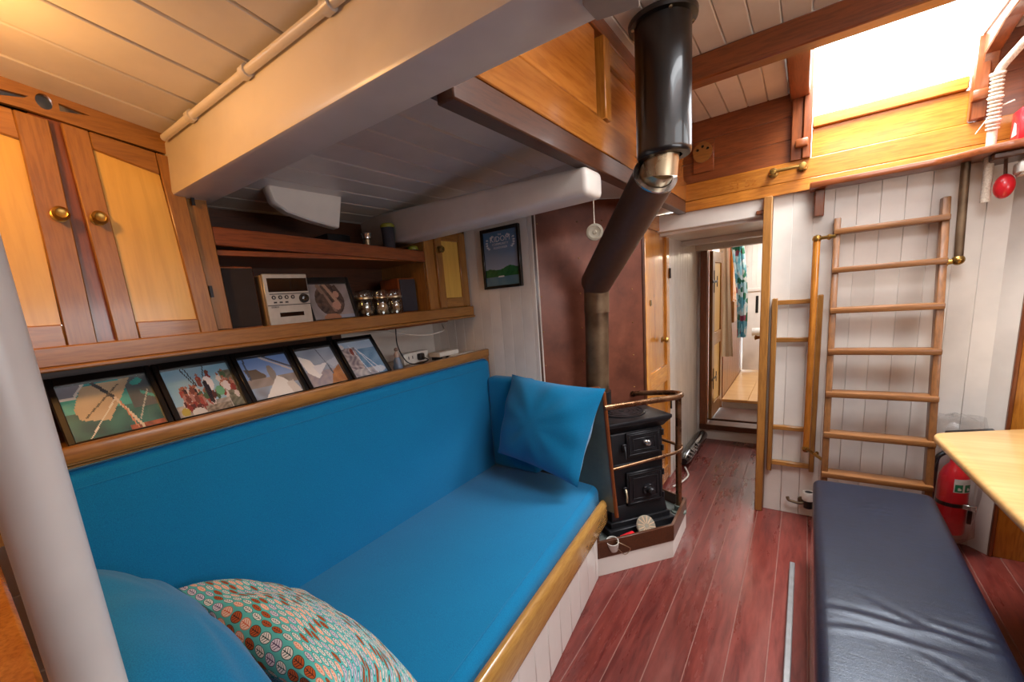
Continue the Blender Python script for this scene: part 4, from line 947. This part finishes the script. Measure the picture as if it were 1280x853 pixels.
B().lathe([(0, .126), (.042, .126), (.04, .135), (.024, .14), (.024, .17), (.018, .172)], po, n=20).done('post_foot', plain('verdigris_foot', '#5f6a62', .5), gr)
B().lathe([(.0175, lz - .02), (.022, lz - .02), (.022, lz + .02), (.0175, lz + .02)], po, n=16).done('clamp', M['copper'], gr)
# flue
fu = thing('flue', 'bent sooty stovepipe rising from the stove and slanting up to the black guard', 'flue', (-.95, 2.27, .77))
F0 = V((-.945, 2.268, .768)); F1 = V((-.922, 2.262, 1.50)); F2 = V((-.485, 1.795, 1.86)); F3 = V((-.437, 1.752, 1.945))
B().tube([F0 + V((0, 0, .0)), F0 + V((.0, 0, .12))], .078, 24).done('collar', iron, fu)
B().tube([F0 + V((.002, 0, .10)), F0 + (F1 - F0) * .82], .064, 28).done('lower_pipe', M['pipe'], fu)
B().tube([F0 + (F1 - F0) * .78, F1 + (F1 - F0) * .03], .067, 28).done('joint_pipe', M['pipe'], fu)
dF = (F2 - F1).normalized()
B().tube(rounded([F1 - V((0, 0, .05)), F1 + V((0, 0, .03)), F1 + dF * .12], .05, 5), .068, 28).done('lower_elbow', M['flue'], fu)
B().tube([F1 + dF * .0, F2 + dF * .01], .083, 32).done('sleeve', M['flue'], fu)
B().lathe([(.0655, 0), (.0845, 0), (.0855, .004), (.0845, .008), (.0655, .008)], F2 + dF * .008, dF, 32).done('sleeve_rim', M['chrome'], fu)
B().tube([F2 - dF * .03, F2 + dF * .055], .062, 28).done('upper_elbow', M['steel'], fu)
B().tube([F2 + dF * .05 - V((0, 0, .035)), F3 + V((0, 0, .05))], [.061, .0605], 28).done('upper_elbow', M['steel'], fu)
gd = thing('flue_guard', 'fat black cylindrical heat guard hanging from the deckhouse roof round the flue', 'guard', (-.44, 1.75, 1.93))
B().lathe([(.062, .0), (.088, .0), (.0925, .006), (.0935, .02), (.0935, .43), (.0905, .43), (.0905, .02), (.062, .008)], (-.437, 1.752, 1.912), n=48).done('cylinder', M['guard'], gd)
B().lathe([(.09, .425), (.112, .428), (.114, .436), (.114, .444), (.0, .446)], (-.437, 1.752, 1.915), n=48).done('flange', M['guard'], gd)
for k in range(4):
    a = k * PI / 2 + .5; B().lathe([(0, 0), (.006, 0), (.006, -.006), (0, -.006)], V((-.437 + .1 * math.cos(a), 1.752 + .1 * math.sin(a), 2.343)), n=8).done('screw', M['steel'], gd)
# round tag hanging from the sill
tg = thing('hanging_disc', 'small round grey disc hanging on a string from a ring under the sill', 'ornament', (-.66, 1.64, 1.7))
q0 = on_x(741, 232, -.64); q1 = V((q0.x, q0.y, on_y(745, 290, q0.y).z))
B().tube([q0 + V((0, -.012 + .012 * 1 , .0)) + V((math.cos(a) * .0 , 0, 0)) + V((.012 * math.cos(a), .0, .014 * math.sin(a))) for a in [2 * PI * i / 16 for i in range(17)]], .0025, 6, False).done('ring', M['iron'], tg)
B().tube([q0 + V((.012, 0, .004)), q0 + V((.02, .004, .03))], .003, 6).done('hook', M['steel'], tg)
B().tube([q0 - V((0, 0, .013)), q1 + V((0, 0, .03))], .0018, 6).done('string', M['rope'], tg)
B().lathe([(0, -.003), (.029, -.003), (.031, 0), (.029, .003), (.022, .0045), (.02, .003), (.008, .003), (.006, .005), (0, .005)], q1, (.45, -.89, 0), 28).done('disc', M['stone'], tg)

# ================================================================== AFT BULKHEAD FITTINGS
ld = thing('ladder', 'tall wooden companionway ladder with worn treads leaning against the white bulkhead', 'ladder', (.31, 2.65, 0))
lt0, lt1 = V((0, 2.622, 0)), V((0, 2.93, 1.715)); ldir = (lt1 - lt0).normalized(); lnr = V((0, -ldir.z, ldir.y))
for xx in (.118, .506):
    B().prism([V((xx - .014, 0, 0)) + lt0, V((xx + .014, 0, 0)) + lt0, V((xx + .014, 0, 0)) + lt0 + V((0, .062, 0)), V((xx - .014, 0, 0)) + lt0 + V((0, .062, 0))], ldir * (1.77 if xx > .3 else 1.745), .005, 2).done('stile', M['ladZ'], ld)
for i, z in enumerate((1.650, 1.455, 1.250, 1.040, .822, .612, .405, .20)):
    yy = lt0.y + (lt1.y - lt0.y) * z / lt1.z
    B().box(.104, .520, yy - .016, yy + .066, z - .017, z + .012, .006, 2).done('tread', M['ladX'], ld)
sm = thing('small_ladder', 'short narrow four-rung wooden ladder hung flat on the white bulkhead', 'ladder', (-.04, 2.975, .3))
B().box(-.152, -.126, 2.955, 2.999, .275, 1.325, .004).done('stile', M['oakZ'], sm)
B().box(.055, .08, 2.955, 2.999, .30, 1.33, .004).done('stile', M['oakZ'], sm)
for z in (1.30, 1.085, .555, .330): B().box(-.128, .057, 2.96, 2.99, z - .014, z + .012, .003).done('rung', M['oakX'], sm)
hr = thing('hand_pole', 'brown upright grab pole with brass end knobs left of the ladder', 'pole', (.043, 2.9, .45))
B().tube([(.038, 2.905, .47), (.036, 2.905, 1.61)], .0165, 14).done('pole', M['teakZ'], hr)
for z in (1.625, .462):
    B().lathe([(0, -.02), (.012, -.02), (.02, -.008), (.021, .0), (.016, .014), (0, .02)], (.037, 2.905, z), n=16).done('knob', M['brass'], hr)
    B().tube([(.037, 2.905, z), (.112, 2.88 if z > 1 else 2.74, z)], [.009, .009], 10).done('arm', M['brass'], hr)
    B().lathe([(0, 0), (.011, 0), (.016, .008), (.011, .016), (0, .016)], (.078, 2.893 if z > 1 else 2.83, z), (1, 0, 0), 14).done('collar', M['brass'], hr)
hp = thing('hand_tube', 'dull metal grab tube dropping from the shelf rail to the right of the ladder', 'pole', (.55, 2.9, 1.45))
B().tube([(.556, 2.90, 1.455), (.546, 2.90, 1.87)], .0155, 14).done('tube', M['pipe'], hp)
B().ball((.556, 2.90, 1.45), .023, 14).done('elbow', M['brass'], hp)
B().tube([(.556, 2.90, 1.447), (.505, 2.905, 1.443)], [.011, .014], 12).done('arm', M['brass'], hp)
B().lathe([(0, 0), (.018, 0), (.018, .012), (0, .012)], (.512, 2.904, 1.444), (1, 0, 0), 14).done('collar', M['brass'], hp)
# shelf rail with curved front
sr = thing('grab_shelf', 'dark wooden grab shelf with a curved front edge above the ladder', 'shelf', (.35, 2.92, 1.87))
pts = [(-.005, 2.855), (.30, 2.852), (.44, 2.845), (.50, 2.82), (.56, 2.78), (.64, 2.755), (.74, 2.75), (.74, 2.93), (.715, 2.985), (-.005, 2.998)]
B().prism([V((a, b_, 1.872)) for a, b_ in pts], (0, 0, .032), .008, 2).done('board', M['mahogX'], sr)
B().box(.018, .06, 2.93, 2.998, 1.74, 1.872, .004).done('bracket', M['mahogZ'], sr)
B().prism([V((.60, 2.79, 1.845)), V((.72, 2.78, 1.845)), V((.72, 2.96, 1.845)), V((.62, 2.98, 1.845))], (0, 0, .027), .006).done('end_block', M['darkX'], sr)
# brass handle on the beam
gh = thing('brass_grab_bar', 'short brass grab bar bolted to the lit teak beam over the doorway', 'handle', (-.10, 2.94, 2.0))
for xx in (-.168, -.04):
    B().lathe([(0, 0), (.024, 0), (.022, .006), (.012, .01), (.012, .03), (.018, .034), (.019, .042), (.014, .05), (0, .052)], (xx, 2.9645, 2.005), (0, -1, 0), 18).done('mount', M['brass'], gh)
B().tube([(-.168, 2.923, 2.005), (-.04, 2.923, 2.005)], .0085, 12).done('bar', M['brass'], gh)
# vent rosette on a square plate
vp = thing('vent', 'square wooden plate carrying a round vent disc with pear-shaped holes', 'vent', (-.51, 2.98, 2.1))
B().box(-.575, -.463, 2.972, 2.985, 2.095, 2.272, .003).done('plate', M['mahogX'], vp)
vc = V((-.522, 2.9715, 2.205))
lp = [[vc + V((.052 * math.cos(a), 0, .056 * math.sin(a))) for a in [2 * PI * i / 36 for i in range(36)]]]
for k in range(3):
    a0 = math.radians(148 - 58 * k); cx = V((math.cos(a0), 0, math.sin(a0))); tx = V((-math.sin(a0), 0, math.cos(a0)))
    lp.append([vc + cx * (.031 + .009 * math.cos(a)) + tx * .008 * math.sin(a) * (1 - .3 * -math.cos(a)) for a in [2 * PI * i / 12 for i in range(12)]])
B().holed(lp, (0, -.010, 0)).done('disc', M['oakX'], vp, smooth=False)
B().lathe([(0, 0), (.05, 0), (0, .0005)], vc + V((0, .0003, 0)), (0, -1, 0), 24).done('hole_back', M['recess_shade'], vp)  # dark disc stands in for the shade inside the vent holes
# carved number on the beam: low relief the colour of the wood
cv = B(); cv.text('CO 51 52', (-.37, 2.9665, 1.962), (1, 0, 0), (0, 0, 1), .062, .0012)
cv.done('carved_number', M['teakX'], wd)
B().box(-.245, -.205, 2.965, 2.985, 1.80, 1.822, .004).done('door_stop', M['mahogX'], st(B().box(-.27, -.18, 2.98, 2.986, 1.795, 1.80).done('trim_6', M['white'])))
# rope-bound pipe, red box, red float, white cleat on the right
pr = thing('rope_bound_pipe', 'white pipe lashed with rope turns running down beside the hatch', 'pipe', (.62, 2.88, 1.7))
w0 = on_y(1300, 30, 2.75); w1 = on_y(1248, 88, 2.86); w2 = on_y(1240, 168, 2.89); w3 = on_y(1231, 253, 2.90)
B().tube(rounded([w0, w1, w2, w3], .03), .0155, 14).done('pipe', M['rope'], pr)
for a, b_, k0 in ((w1, w2, 15),):
    for k in range(k0):
        c_ = a.lerp(b_, .05 + .92 * k / k0); B().tube([c_ + V((math.cos(t_) * .0175, math.sin(t_) * .0175, .004 * math.sin(t_))) for t_ in [2 * PI * i / 14 for i in range(15)]], .0048 if k % 6 else .008, 6, False).done('rope_turn', M['rope'], pr)
B().tube([w2.lerp(w1, .4), w2.lerp(w1, .3) + V((-.05, -.01, -.06))], .0015, 6).done('rope_end', M['rope'], pr)
B().tube([w2.lerp(w1, .42) + V((.01, 0, 0)), w2.lerp(w1, .46) + V((.05, -.02, 0))], .003, 6).done('rope_end', M['rope'], pr)
rb = thing('red_box', 'red box with white markings standing on the right end of the grab shelf', 'box', (.70, 2.84, 1.905))
r0 = on_y(1267, 165, 2.80)
B().box(.665, .76, 2.80, 2.90, 1.905, 2.03, .006, 2).done('case', M['red'], rb)
B().prism([V((.664, 2.82, 1.93)), V((.664, 2.875, 1.93)), V((.664, 2.855, 1.985)), V((.664, 2.835, 1.975))], (-.001, 0, 0)).done('mark', M['whitepl'], rb)
B().box(.68, .745, 2.799, 2.8, 1.99, 2.015).done('mark', M['whitepl'], rb)
fq = on_y(1255, 233, 2.87)
fl_ = thing('red_float', 'glossy red rounded float hanging under the right end of the grab shelf', 'float', fq)
B().ball(fq, (.032, .032, .05), 20).done('body', M['red'], fl_)
B().tube([fq + V((0, 0, .045)), fq + V((-.005, 0, .12))], .006, 8).done('neck', M['darkZ'], fl_)
cq = on_y(1277, 207, 2.80)
wq = thing('white_bracket', 'white plastic bracket block on the right wall below the red box', 'bracket', cq)
B().obox(cq + V((.03, .02, -.005)), (.04, 0, 0), (0, .04, 0), (0, 0, .022), .008, 2).done('block', M['whitepl'], wq)
B().obox(cq + V((.03, .03, -.03)), (.03, 0, 0), (0, .03, 0), (0, 0, .006), .003).done('lip', M['whitepl'], wq)
# fire extinguisher in its clear bag
ex = thing('fire_extinguisher', 'red fire extinguisher in a clear plastic bag low on the bulkhead behind the table', 'extinguisher', (.64, 2.92, .06))
ec = V((.632, 2.925, 0))
B().lathe([(0, .10), (.052, .10), (.056, .11), (.056, .36), (.054, .40), (.040, .44), (.022, .465), (.02, .49), (0, .49)], ec, n=28).done('cylinder', M['red'], ex)
B().lathe([(.0562, .25), (.0568, .25), (.0568, .27), (.0562, .27)], ec, n=28).done('mount_strap', M['black'], ex)
B().obox(ec + V((.045, -.045, .258)), (.03, -.012, 0), (.004, .008, 0), (0, 0, .012), .002).done('clip', M['chrome'], ex)
B().obox(ec + V((.06, -.03, .20)), (.008, 0, 0), (0, .006, 0), (0, 0, .035), .003).done('strap_end', M['black'], ex)
B().obox(ec + V((0, 0, .52)), (.02, 0, 0), (0, .02, 0), (0, 0, .035), .006, 2).done('valve', M['black'], ex)
B().obox(ec + V((.03, 0, .63)), V((.075, -.02, .02)), (0, .014, 0), (0, 0, .008), .004).done('handle', M['black'], ex)
B().obox(ec + V((.02, 0, .595)), V((.055, -.015, -.01)), (0, .012, 0), (0, 0, .006), .003).done('lever', M['chrome'], ex)
B().tube(rounded([ec + V((-.02, 0, .53)), ec + V((-.072, -.02, .50)), ec + V((-.078, -.02, .22)), ec + V((-.07, -.02, .13))], .04), .011, 10).done('hose', M['black'], ex)
def on_cyl(a, z, r=.0572): return ec + V((r * math.cos(a), r * math.sin(a), z))
a0_, a1_ = math.radians(-100), math.radians(-28)
lb = B(); N_ = 10
for i in range(N_):
    p = [on_cyl(a0_ + (a1_ - a0_) * i / N_, .330), on_cyl(a0_ + (a1_ - a0_) * (i + 1) / N_, .330), on_cyl(a0_ + (a1_ - a0_) * (i + 1) / N_, .400), on_cyl(a0_ + (a1_ - a0_) * i / N_, .400)]
    lb.bm.faces.new([lb.bm.verts.new(x_) for x_ in p])
lb.done('label', M['whitepl'], ex)
for b0, b1 in ((-96, -68), (-60, -32)):
    g_ = B()
    for i in range(4):
        aa, ab = math.radians(b0 + (b1 - b0) * i / 4), math.radians(b0 + (b1 - b0) * (i + 1) / 4)
        g_.bm.faces.new([g_.bm.verts.new(on_cyl(t_, z_, .0577)) for t_, z_ in ((aa, .334), (ab, .334), (ab, .372), (aa, .372))])
    g_.done('sign', M['green'], ex)
    am = math.radians((b0 + b1) / 2); dr = V((math.cos(am), math.sin(am), 0)); tn = V((-dr.y, dr.x, 0))
    B().obox(ec + dr * .0582 + V((0, 0, .349)), tn * .004, (0, 0, .007), dr * .0004).done('sign_mark', M['whitepl'], ex)
    B().obox(ec + dr * .0582 + tn * .006 + V((0, 0, .347)), tn * .0025, (0, 0, .004), dr * .0004).done('sign_mark', M['whitepl'], ex)
bgm = B(); prof = [(.04, .04), (.085, .09), (.095, .2), (.088, .3), (.092, .42), (.075, .5), (.06, .58), (.085, .65), (.08, .70), (.03, .71)]
rings = []; rr_ = random.Random(11)
for r, z in prof:
    rings.append([bgm.bm.verts.new(ec + V((.0, .0, z)) + V((r * math.cos(t_) * (1 + .12 * rr_.uniform(-1, 1)), max(-.10, min(.068, r * .8 * math.sin(t_))), rr_.uniform(-.008, .008)))) for t_ in [2 * PI * i / 22 for i in range(22)]])
for a, b_ in zip(rings, rings[1:]):
    for k in range(22): bgm.bm.faces.new((a[k], a[(k + 1) % 22], b_[(k + 1) % 22], b_[k]))
bgm.done('bag', M['bag'], ex, smooth=False)
# bench-side crank and white cap low on the bulkhead
ck = thing('lever_handle', 'dull metal lever handle low on the white bulkhead beside the bench', 'handle', (.0, 2.96, .12))
B().tube(rounded([(-.04, 2.955, .125), (-.035, 2.95, .105), (.02, 2.95, .095), (.05, 2.955, .105)], .02), [.009] * 2 + [.008] * 12, 10).done('lever', M['pipe'], ck)
B().lathe([(0, 0), (.02, 0), (.018, .01), (.008, .014), (.008, .04), (0, .042)], (.03, 2.998, .10), (0, -1, 0), 16).done('flange', M['pipe'], ck)
vc_ = thing('valve_cap', 'cream ribbed knob on a black stub beside the bench foot', 'knob', (.06, 2.9, .1))
B().lathe([(0, .075), (.022, .075), (.022, .125), (0, .125)], (.062, 2.955, 0), n=18).done('stub', M['black'], vc_)
B().lathe([(0, .125), (.03, .125), (.032, .132), (.032, .17), (.028, .176), (.02, .176), (.019, .172), (0, .172)], (.062, 2.955, 0), n=22).done('cap', M['whitepl'], vc_)
B().lathe([(0, .1725), (.018, .1725), (.018, .1745), (0, .1745)], (.062, 2.955, 0), n=18).done('cap_inset', M['black'], vc_)
B().box(.045, .08, 2.955, 2.999, .08, .11).done('bracket', M['black'], vc_)

# ================================================================== BENCH AND TABLE
bn = thing('bench', 'long bench with a creased black vinyl cushion on a glossy white base beside the ladder', 'bench', (.27, 1.3, 0))
B().hexa([(.055, -.6, 0), (.44, -.6, 0), (.47, 2.46, 0), (.07, 2.44, 0), (.055, -.6, .385), (.44, -.6, .385), (.47, 2.46, .385), (.07, 2.44, .400)], .004).done('base', M['gloss'], bn)
nx, ny = 26, 150; bm2 = bmesh.new()
def bench_pt(u, v, z):      # u across, v along
    y = -.62 + v * 3.13; xl = .052 + .0065 * (y); xr = .445 + .0175 * y
    return V((xl + (xr - xl) * u, y, z))
W_ = [(1.49, .42, .5), (1.41, .38, .45), (1.53, .62, .4), (1.38, .74, .3), (1.57, .80, .2)]
def hgt(u, v):
    y = -.62 + v * 3.13; e = min(u, 1 - u) * .41; f_ = min(v, 1 - v) * 3.13
    def rnd_(d, r): return 0 if d >= r else r - math.sqrt(max(0, r * r - (r - d) ** 2))
    z = .452 - rnd_(e, .03) - rnd_(f_, .035)
    for yc, uc, L_ in W_:
        dy = y - (yc + .10 * (u - .5) * (1 if uc < .5 else -1.6) + .02 * math.sin(u * 6 + yc * 9)); g = math.exp(-(dy / .014) ** 2) * math.exp(-((u - uc) / L_) ** 4 * 3)
        z += .0022 * g - .0016 * math.exp(-((dy - .024) / .016) ** 2) * math.exp(-((u - uc) / L_) ** 4 * 3)
    z += .0025 * math.sin(y * 5 + u * 2) * math.sin(u * 3.14)
    if abs(y - 2.25) < .16: z += .0018 * math.sin(y * 170 + 5 * math.sin(u * 9)) * math.exp(-((u - .48) / .16) ** 2) * math.exp(-((y - 2.25) / .07) ** 2)
    return z
us = [0, .004, .012, .025, .045, .075] + [.075 + .85 * i / 18 for i in range(1, 18)] + [.925, .955, .975, .988, .996, 1]
vs_ = [0, .002, .006, .012] + [.012 + (.55 - .012) * i / 40 for i in range(1, 40)] + [.55 + .16 * i / 70 for i in range(70)] + [.71 + .27 * i / 70 for i in range(70)] + [.98, .985, .989, .993, .996, .9985, 1]
g_ = [[bm2.verts.new(bench_pt(u, v, hgt(u, v))) for u in us] for v in vs_]
for a, b_ in zip(g_, g_[1:]):
    for k in range(len(us) - 1): bm2.faces.new((a[k], a[k + 1], b_[k + 1], b_[k]))
bl = [[g_[j][0] for j in range(len(vs_))], [g_[j][-1] for j in range(len(vs_))], g_[0], g_[-1]]
low = {}
for line in bl:
    for v_ in line:
        if v_ not in low: low[v_] = bm2.verts.new((v_.co.x, v_.co.y, .386))
    for a, b_ in zip(line, line[1:]): bm2.faces.new((a, b_, low[b_], low[a]))
o_ = B(); o_.bm.free(); o_.bm = bm2; cs_ = o_.done('cushion', M['vinyl'], bn)
cs_.data.set_sharp_from_angle(angle=math.radians(70))
tag(B().box(-.010, .012, -.4, 2.365, .0, .045, .003).done('floor_strip', M['aluminium']), 'pale metal strip standing on the floor along the foot of the bench', 'strip')
tb = thing('table', 'pale pine saloon table with a rounded corner at the right edge of the picture', 'table', (1.1, 1.8, 0))
TZ = .742
tp = rounded([V((.50, 1.60, 0)), V((.452, 2.47, 0)), V((.78, 2.66, 0)), V((1.45, 2.70, 0)), V((1.45, .8, 0)), V((.60, .8, 0)), V((.50, 1.60, 0))], .045, 5)[:-1]
B().prism([V((p.x, p.y, TZ - .034)) for p in tp], (0, 0, .034), .011, 3).done('top', M['tabletop'], tb)
B().box(1.0, 1.12, 1.2, 2.2, .05, TZ - .034, .006).done('pedestal', M['teakZ'], tb)
B().box(.92, 1.20, 1.1, 2.3, 0, .05, .006).done('foot', M['teakZ'], tb)
B().box(.86, .885, 1.2, 2.4, TZ - .075, TZ - .034, .003).done('bearer', M['teakY'], tb)
B().box(1.25, 1.275, 1.2, 2.4, TZ - .075, TZ - .034, .003).done('bearer', M['teakY'], tb)

# ================================================================== CORRIDOR AND AFTER CABIN
ba = thing('rolled_bag', 'rolled black shiny plastic bag on the floor against the corridor wall', 'bag', (-.73, 3.75, 0))
B().tube([(-.735, 3.45, .05), (-.735, 3.52, .058), (-.732, 3.85, .06), (-.728, 4.06, .055), (-.725, 4.18, .05)], [.03, .045, .048, .052, .045], 18).done('bag', M['foil'], ba)
for k in range(7): B().obox((-.70 + .004 * (k % 2), 3.52 + k * .055, .085 + .006 * (k % 3)), (.014, .006, -.010), (-.006, .02, .0), (.003, 0, .003), .002).done('glint_chip', M['chrome'], ba)  # bright chrome chips stand in for glints on the black plastic
B().tube(rounded([(-.715, 3.42, .02), (-.66, 3.30, .01), (-.68, 3.15, .012), (-.72, 3.05, .01)], .05), .006, 8).done('drawcord', M['whitepl'], ba)
# after cabin shell
ac = struct('after_cabin', (-.4, 5.5, 0))
for k in range(14): B().box(-.70, -.675, 5.02 + k * .12, 5.138 + k * .12, 0, 2.1, .003).done('plank', M['mahogZ'], ac)
B().box(-.82, -.79, 4.29, 5.03, 0, 2.1).done('side', M['teakZ'], ac)
for k in range(20): B().box(-1.2 + k * .11 + .001, -1.09 + k * .11 - .001, 6.85, 6.88, 0, 2.3, .003).done('plank', M['white'], ac)
B().box(-1.2, 1.0, 4.29, 6.9, -.05, -.01).done('sole', M['darkY'], ac)
for (a, b_, p, q_) in ((-1.2, -.4, 4.29, 6.9), (.2, 1.0, 4.29, 6.9), (-.4, .2, 4.29, 5.55), (-.4, .2, 6.25, 6.9)): B().box(a, b_, p, q_, 2.1, 2.13).done('overhead', M['white'], ac)
B().box(.9, .93, 4.29, 6.9, 0, 2.2).done('side', M['white'], ac)
# bunk platform of pale planks with a cambered front edge
bk_ = thing('bunk', 'pale planked bunk platform seen through the doorway', 'bunk', (-.4, 5.5, 0))
bz = on_y(920, 499, 4.95).z; bz0 = bz
for k in range(6):
    a = -.674 + k * .24
    B().box(a + .001, a + .239, 4.95 - .03 * (k % 2), 6.84, bz - .028 - .006 * abs(k - 2), bz - .004 * abs(k - 2), .003).done('plank', M['tabletop'], bk_)
B().box(-.674, .75, 4.97, 5.0, 0, bz - .03, .003).done('front_board', M['cream'], bk_)
B().box(-.674, .75, 5.0, 6.84, 0, .02).done('bottom', M['darkY'], bk_)
tag(B().box(-.75, .05, 4.45, 4.90, -.01, .14, .005).done('step', M['darkX']), 'dark wooden step inside the doorway in front of the bunk', 'step')
# open door with panels and strap hinges
d2 = struct('door_2', (-.70, 4.30, .15)); dd0 = V((-.700, 4.32, 0)); dd1 = V((-.692, 4.86, 0)); dv = (dd1 - dd0).normalized(); dn_ = V((-dv.y, dv.x, 0)); dn_ = dn_ if dn_.x > 0 else -dn_; Ld = (dd1 - dd0).length
def dbox(u0, u1, z0, z1, t0, t1, name, mat, par=d2, bev=.003): return B().hexa([dd0 + dv * u0 + dn_ * t0 + V((0, 0, z0)), dd0 + dv * u1 + dn_ * t0 + V((0, 0, z0)), dd0 + dv * u1 + dn_ * t1 + V((0, 0, z0)), dd0 + dv * u0 + dn_ * t1 + V((0, 0, z0)), dd0 + dv * u0 + dn_ * t0 + V((0, 0, z1)), dd0 + dv * u1 + dn_ * t0 + V((0, 0, z1)), dd0 + dv * u1 + dn_ * t1 + V((0, 0, z1)), dd0 + dv * u0 + dn_ * t1 + V((0, 0, z1))], bev).done(name, mat, par)
for u0, u1 in ((0, .10), (Ld - .10, Ld)): dbox(u0, u1, .17, 1.72, 0, .03, 'stile', M['oakZ'])
for z0, z1 in ((.17, .30), (.86, .98), (1.62, 1.72)): dbox(.10, Ld - .10, z0, z1, 0, .029, 'rail', M['oakY'])
for z0, z1 in ((.30, .86), (.98, 1.62)): dbox(.10, Ld - .10, z0, z1, .008, .018, 'panel', M['maple'])
for z in (.55, 1.45):
    h_ = dbox(-.02, .20, z - .012, z + .012, .03, .036, 'strap_hinge', M['iron'])
    dbox(.055, .07, z - .10, z + .10, .03, .035, 'hinge_spike', M['iron']); dbox(.19, .205, z - .05, z + .05, .03, .036, 'hinge_spike', M['iron'])
# hanging cloths
def cloth(name, lbl, px0, px1, pyt, pyb, Y, mat, amp=.02, bulge=0):
    n, m = 22, 30; bm_2 = bmesh.new(); gg = []
    for j in range(m + 1):
        v = j / m; row = []
        for i in range(n + 1):
            u = i / n; wv = bulge * math.sin(v * PI)
            a = on_y(px0[0] * (1 - v) + px0[1] * v, pyt * (1 - v) + pyb * v, Y); b_ = on_y(px1[0] * (1 - v) + px1[1] * v + wv * 100 * 0, pyt * (1 - v) + pyb * v, Y)
            p = a.lerp(b_, u); p.y += amp * math.sin(u * 13 + v * 2) + .012 * math.sin(u * 5 + v * 4); p.x += .03 * wv; row.append(bm_2.verts.new(p))
        gg.append(row)
    for a, b_ in zip(gg, gg[1:]):
        for k in range(n): bm_2.faces.new((a[k], a[k + 1], b_[k + 1], b_[k]))
    ex_ = bmesh.ops.solidify(bm_2, geom=bm_2.faces[:], thickness=.006)
    o_ = B(); o_.bm.free(); o_.bm = bm_2; return tag(o_.done(name, mat), lbl, 'cloth')
cloth('towel', 'long beige towel hanging inside the doorway beside the open door', (899, 899), (910, 916), 302, 446, 4.98, M['towel'], .012)
cloth('floral_cloth', 'pale blue floral cloth hanging in a bundle inside the doorway', (913, 921), (930, 933), 303, 422, 5.25, M['floral'], .03, .6)
rl = thing('hanging_rail', 'thin metal rail with pegs that the cloths hang from inside the after cabin', 'rail', (-.9, 5.1, 1.75))
r_a = on_y(896, 304, 4.97); r_b = on_y(934, 302, 5.3); B().tube([r_a, r_b], .006, 8).done('rail', M['iron'], rl)
for k in range(4): B().tube([r_a.lerp(r_b, .15 + .22 * k), r_a.lerp(r_b, .15 + .22 * k) + V((0, -.03, -.02))], .005, 6).done('peg', M['iron'], rl)
# wooden locker fronts and panelled board further in, and the white far door
lo = thing('cabin_locker', 'reddish wooden locker front behind the floral cloth in the after cabin', 'cabinet', (-.65, 5.9, .98))
la = on_y(906, 405, 5.5); B().box(-.674, -.63, 5.45, 6.5, .98, 1.22, .005).done('lower_board', M['oakY'], lo); B().box(-.674, -.645, 5.45, 6.5, 1.22, 2.08, .005).done('upper_board', M['teakZ'], lo)
B().box(-.645, -.63, 6.0, 6.1, 1.22, 2.05, .004).done('stile', M['mahogZ'], lo); B().tube([(-.61, 5.6, 1.6), (-.61, 6.45, 1.6)], .012, 8).done('rail', M['chrome'], lo)
wdn = struct('door_3', (-.45, 6.6, bz0))
wa0 = on_y(931, 300, 6.6); wb0 = on_y(952, 455, 6.6)
B().box(wa0.x, wb0.x + .15, 6.6, 6.63, bz0 + .01, 2.05, .004).done('leaf', M['white'], wdn)
for k in range(4): B().box(wa0.x + .03 + k * .055, wa0.x + .034 + k * .055, 6.597, 6.601, 1.35, 1.95).done('groove', M['cream'], wdn)
for z in (1.28, 1.98): B().box(wa0.x, wb0.x + .15, 6.585, 6.60, z, z + .04, .004).done('batten', M['white'], wdn)
B().box(wa0.x + .14, wa0.x + .17, 6.59, 6.60, 1.0, 1.22, .003).done('slot', M['recess_shade'], wdn)
tag(B().lathe([(0, 0), (.05, 0), (.05, .11), (.015, .11), (.015, .0)], on_y(940, 415, 6.4), (1, 0, 0), 18).done('paper_roll', M['whitepl']), 'white paper roll on the far wall of the after cabin', 'roll')
tag(B().lathe([(0, 0), (.018, 0), (.016, .01), (.008, .014), (.012, .03), (.016, .04), (0, .045)], on_y(951, 422, 3.03) + V((.01, 0, 0)), (-1, 0, 0), 14).done('door_knob', M['teakX']), 'small wooden knob on the back edge of the doorway post', 'knob')
# lamps
cl = thing('ceiling_lamp', 'round brass dome lamp on the forward ceiling glowing warm above the locker', 'lamp', (-1.25, .02, 2.1))
lz_ = fwd_z(.02)
B().lathe([(0, 0), (.075, 0), (.078, -.012), (.06, -.02), (0, -.02)], (-1.25, .02, lz_), n=28).done('base', M['brass'], cl)
B().lathe([(.055, -.02), (.052, -.04), (.035, -.058), (0, -.066)], (-1.25, .02, lz_), n=28).done('lamp_glass', M['lampglass'], cl)
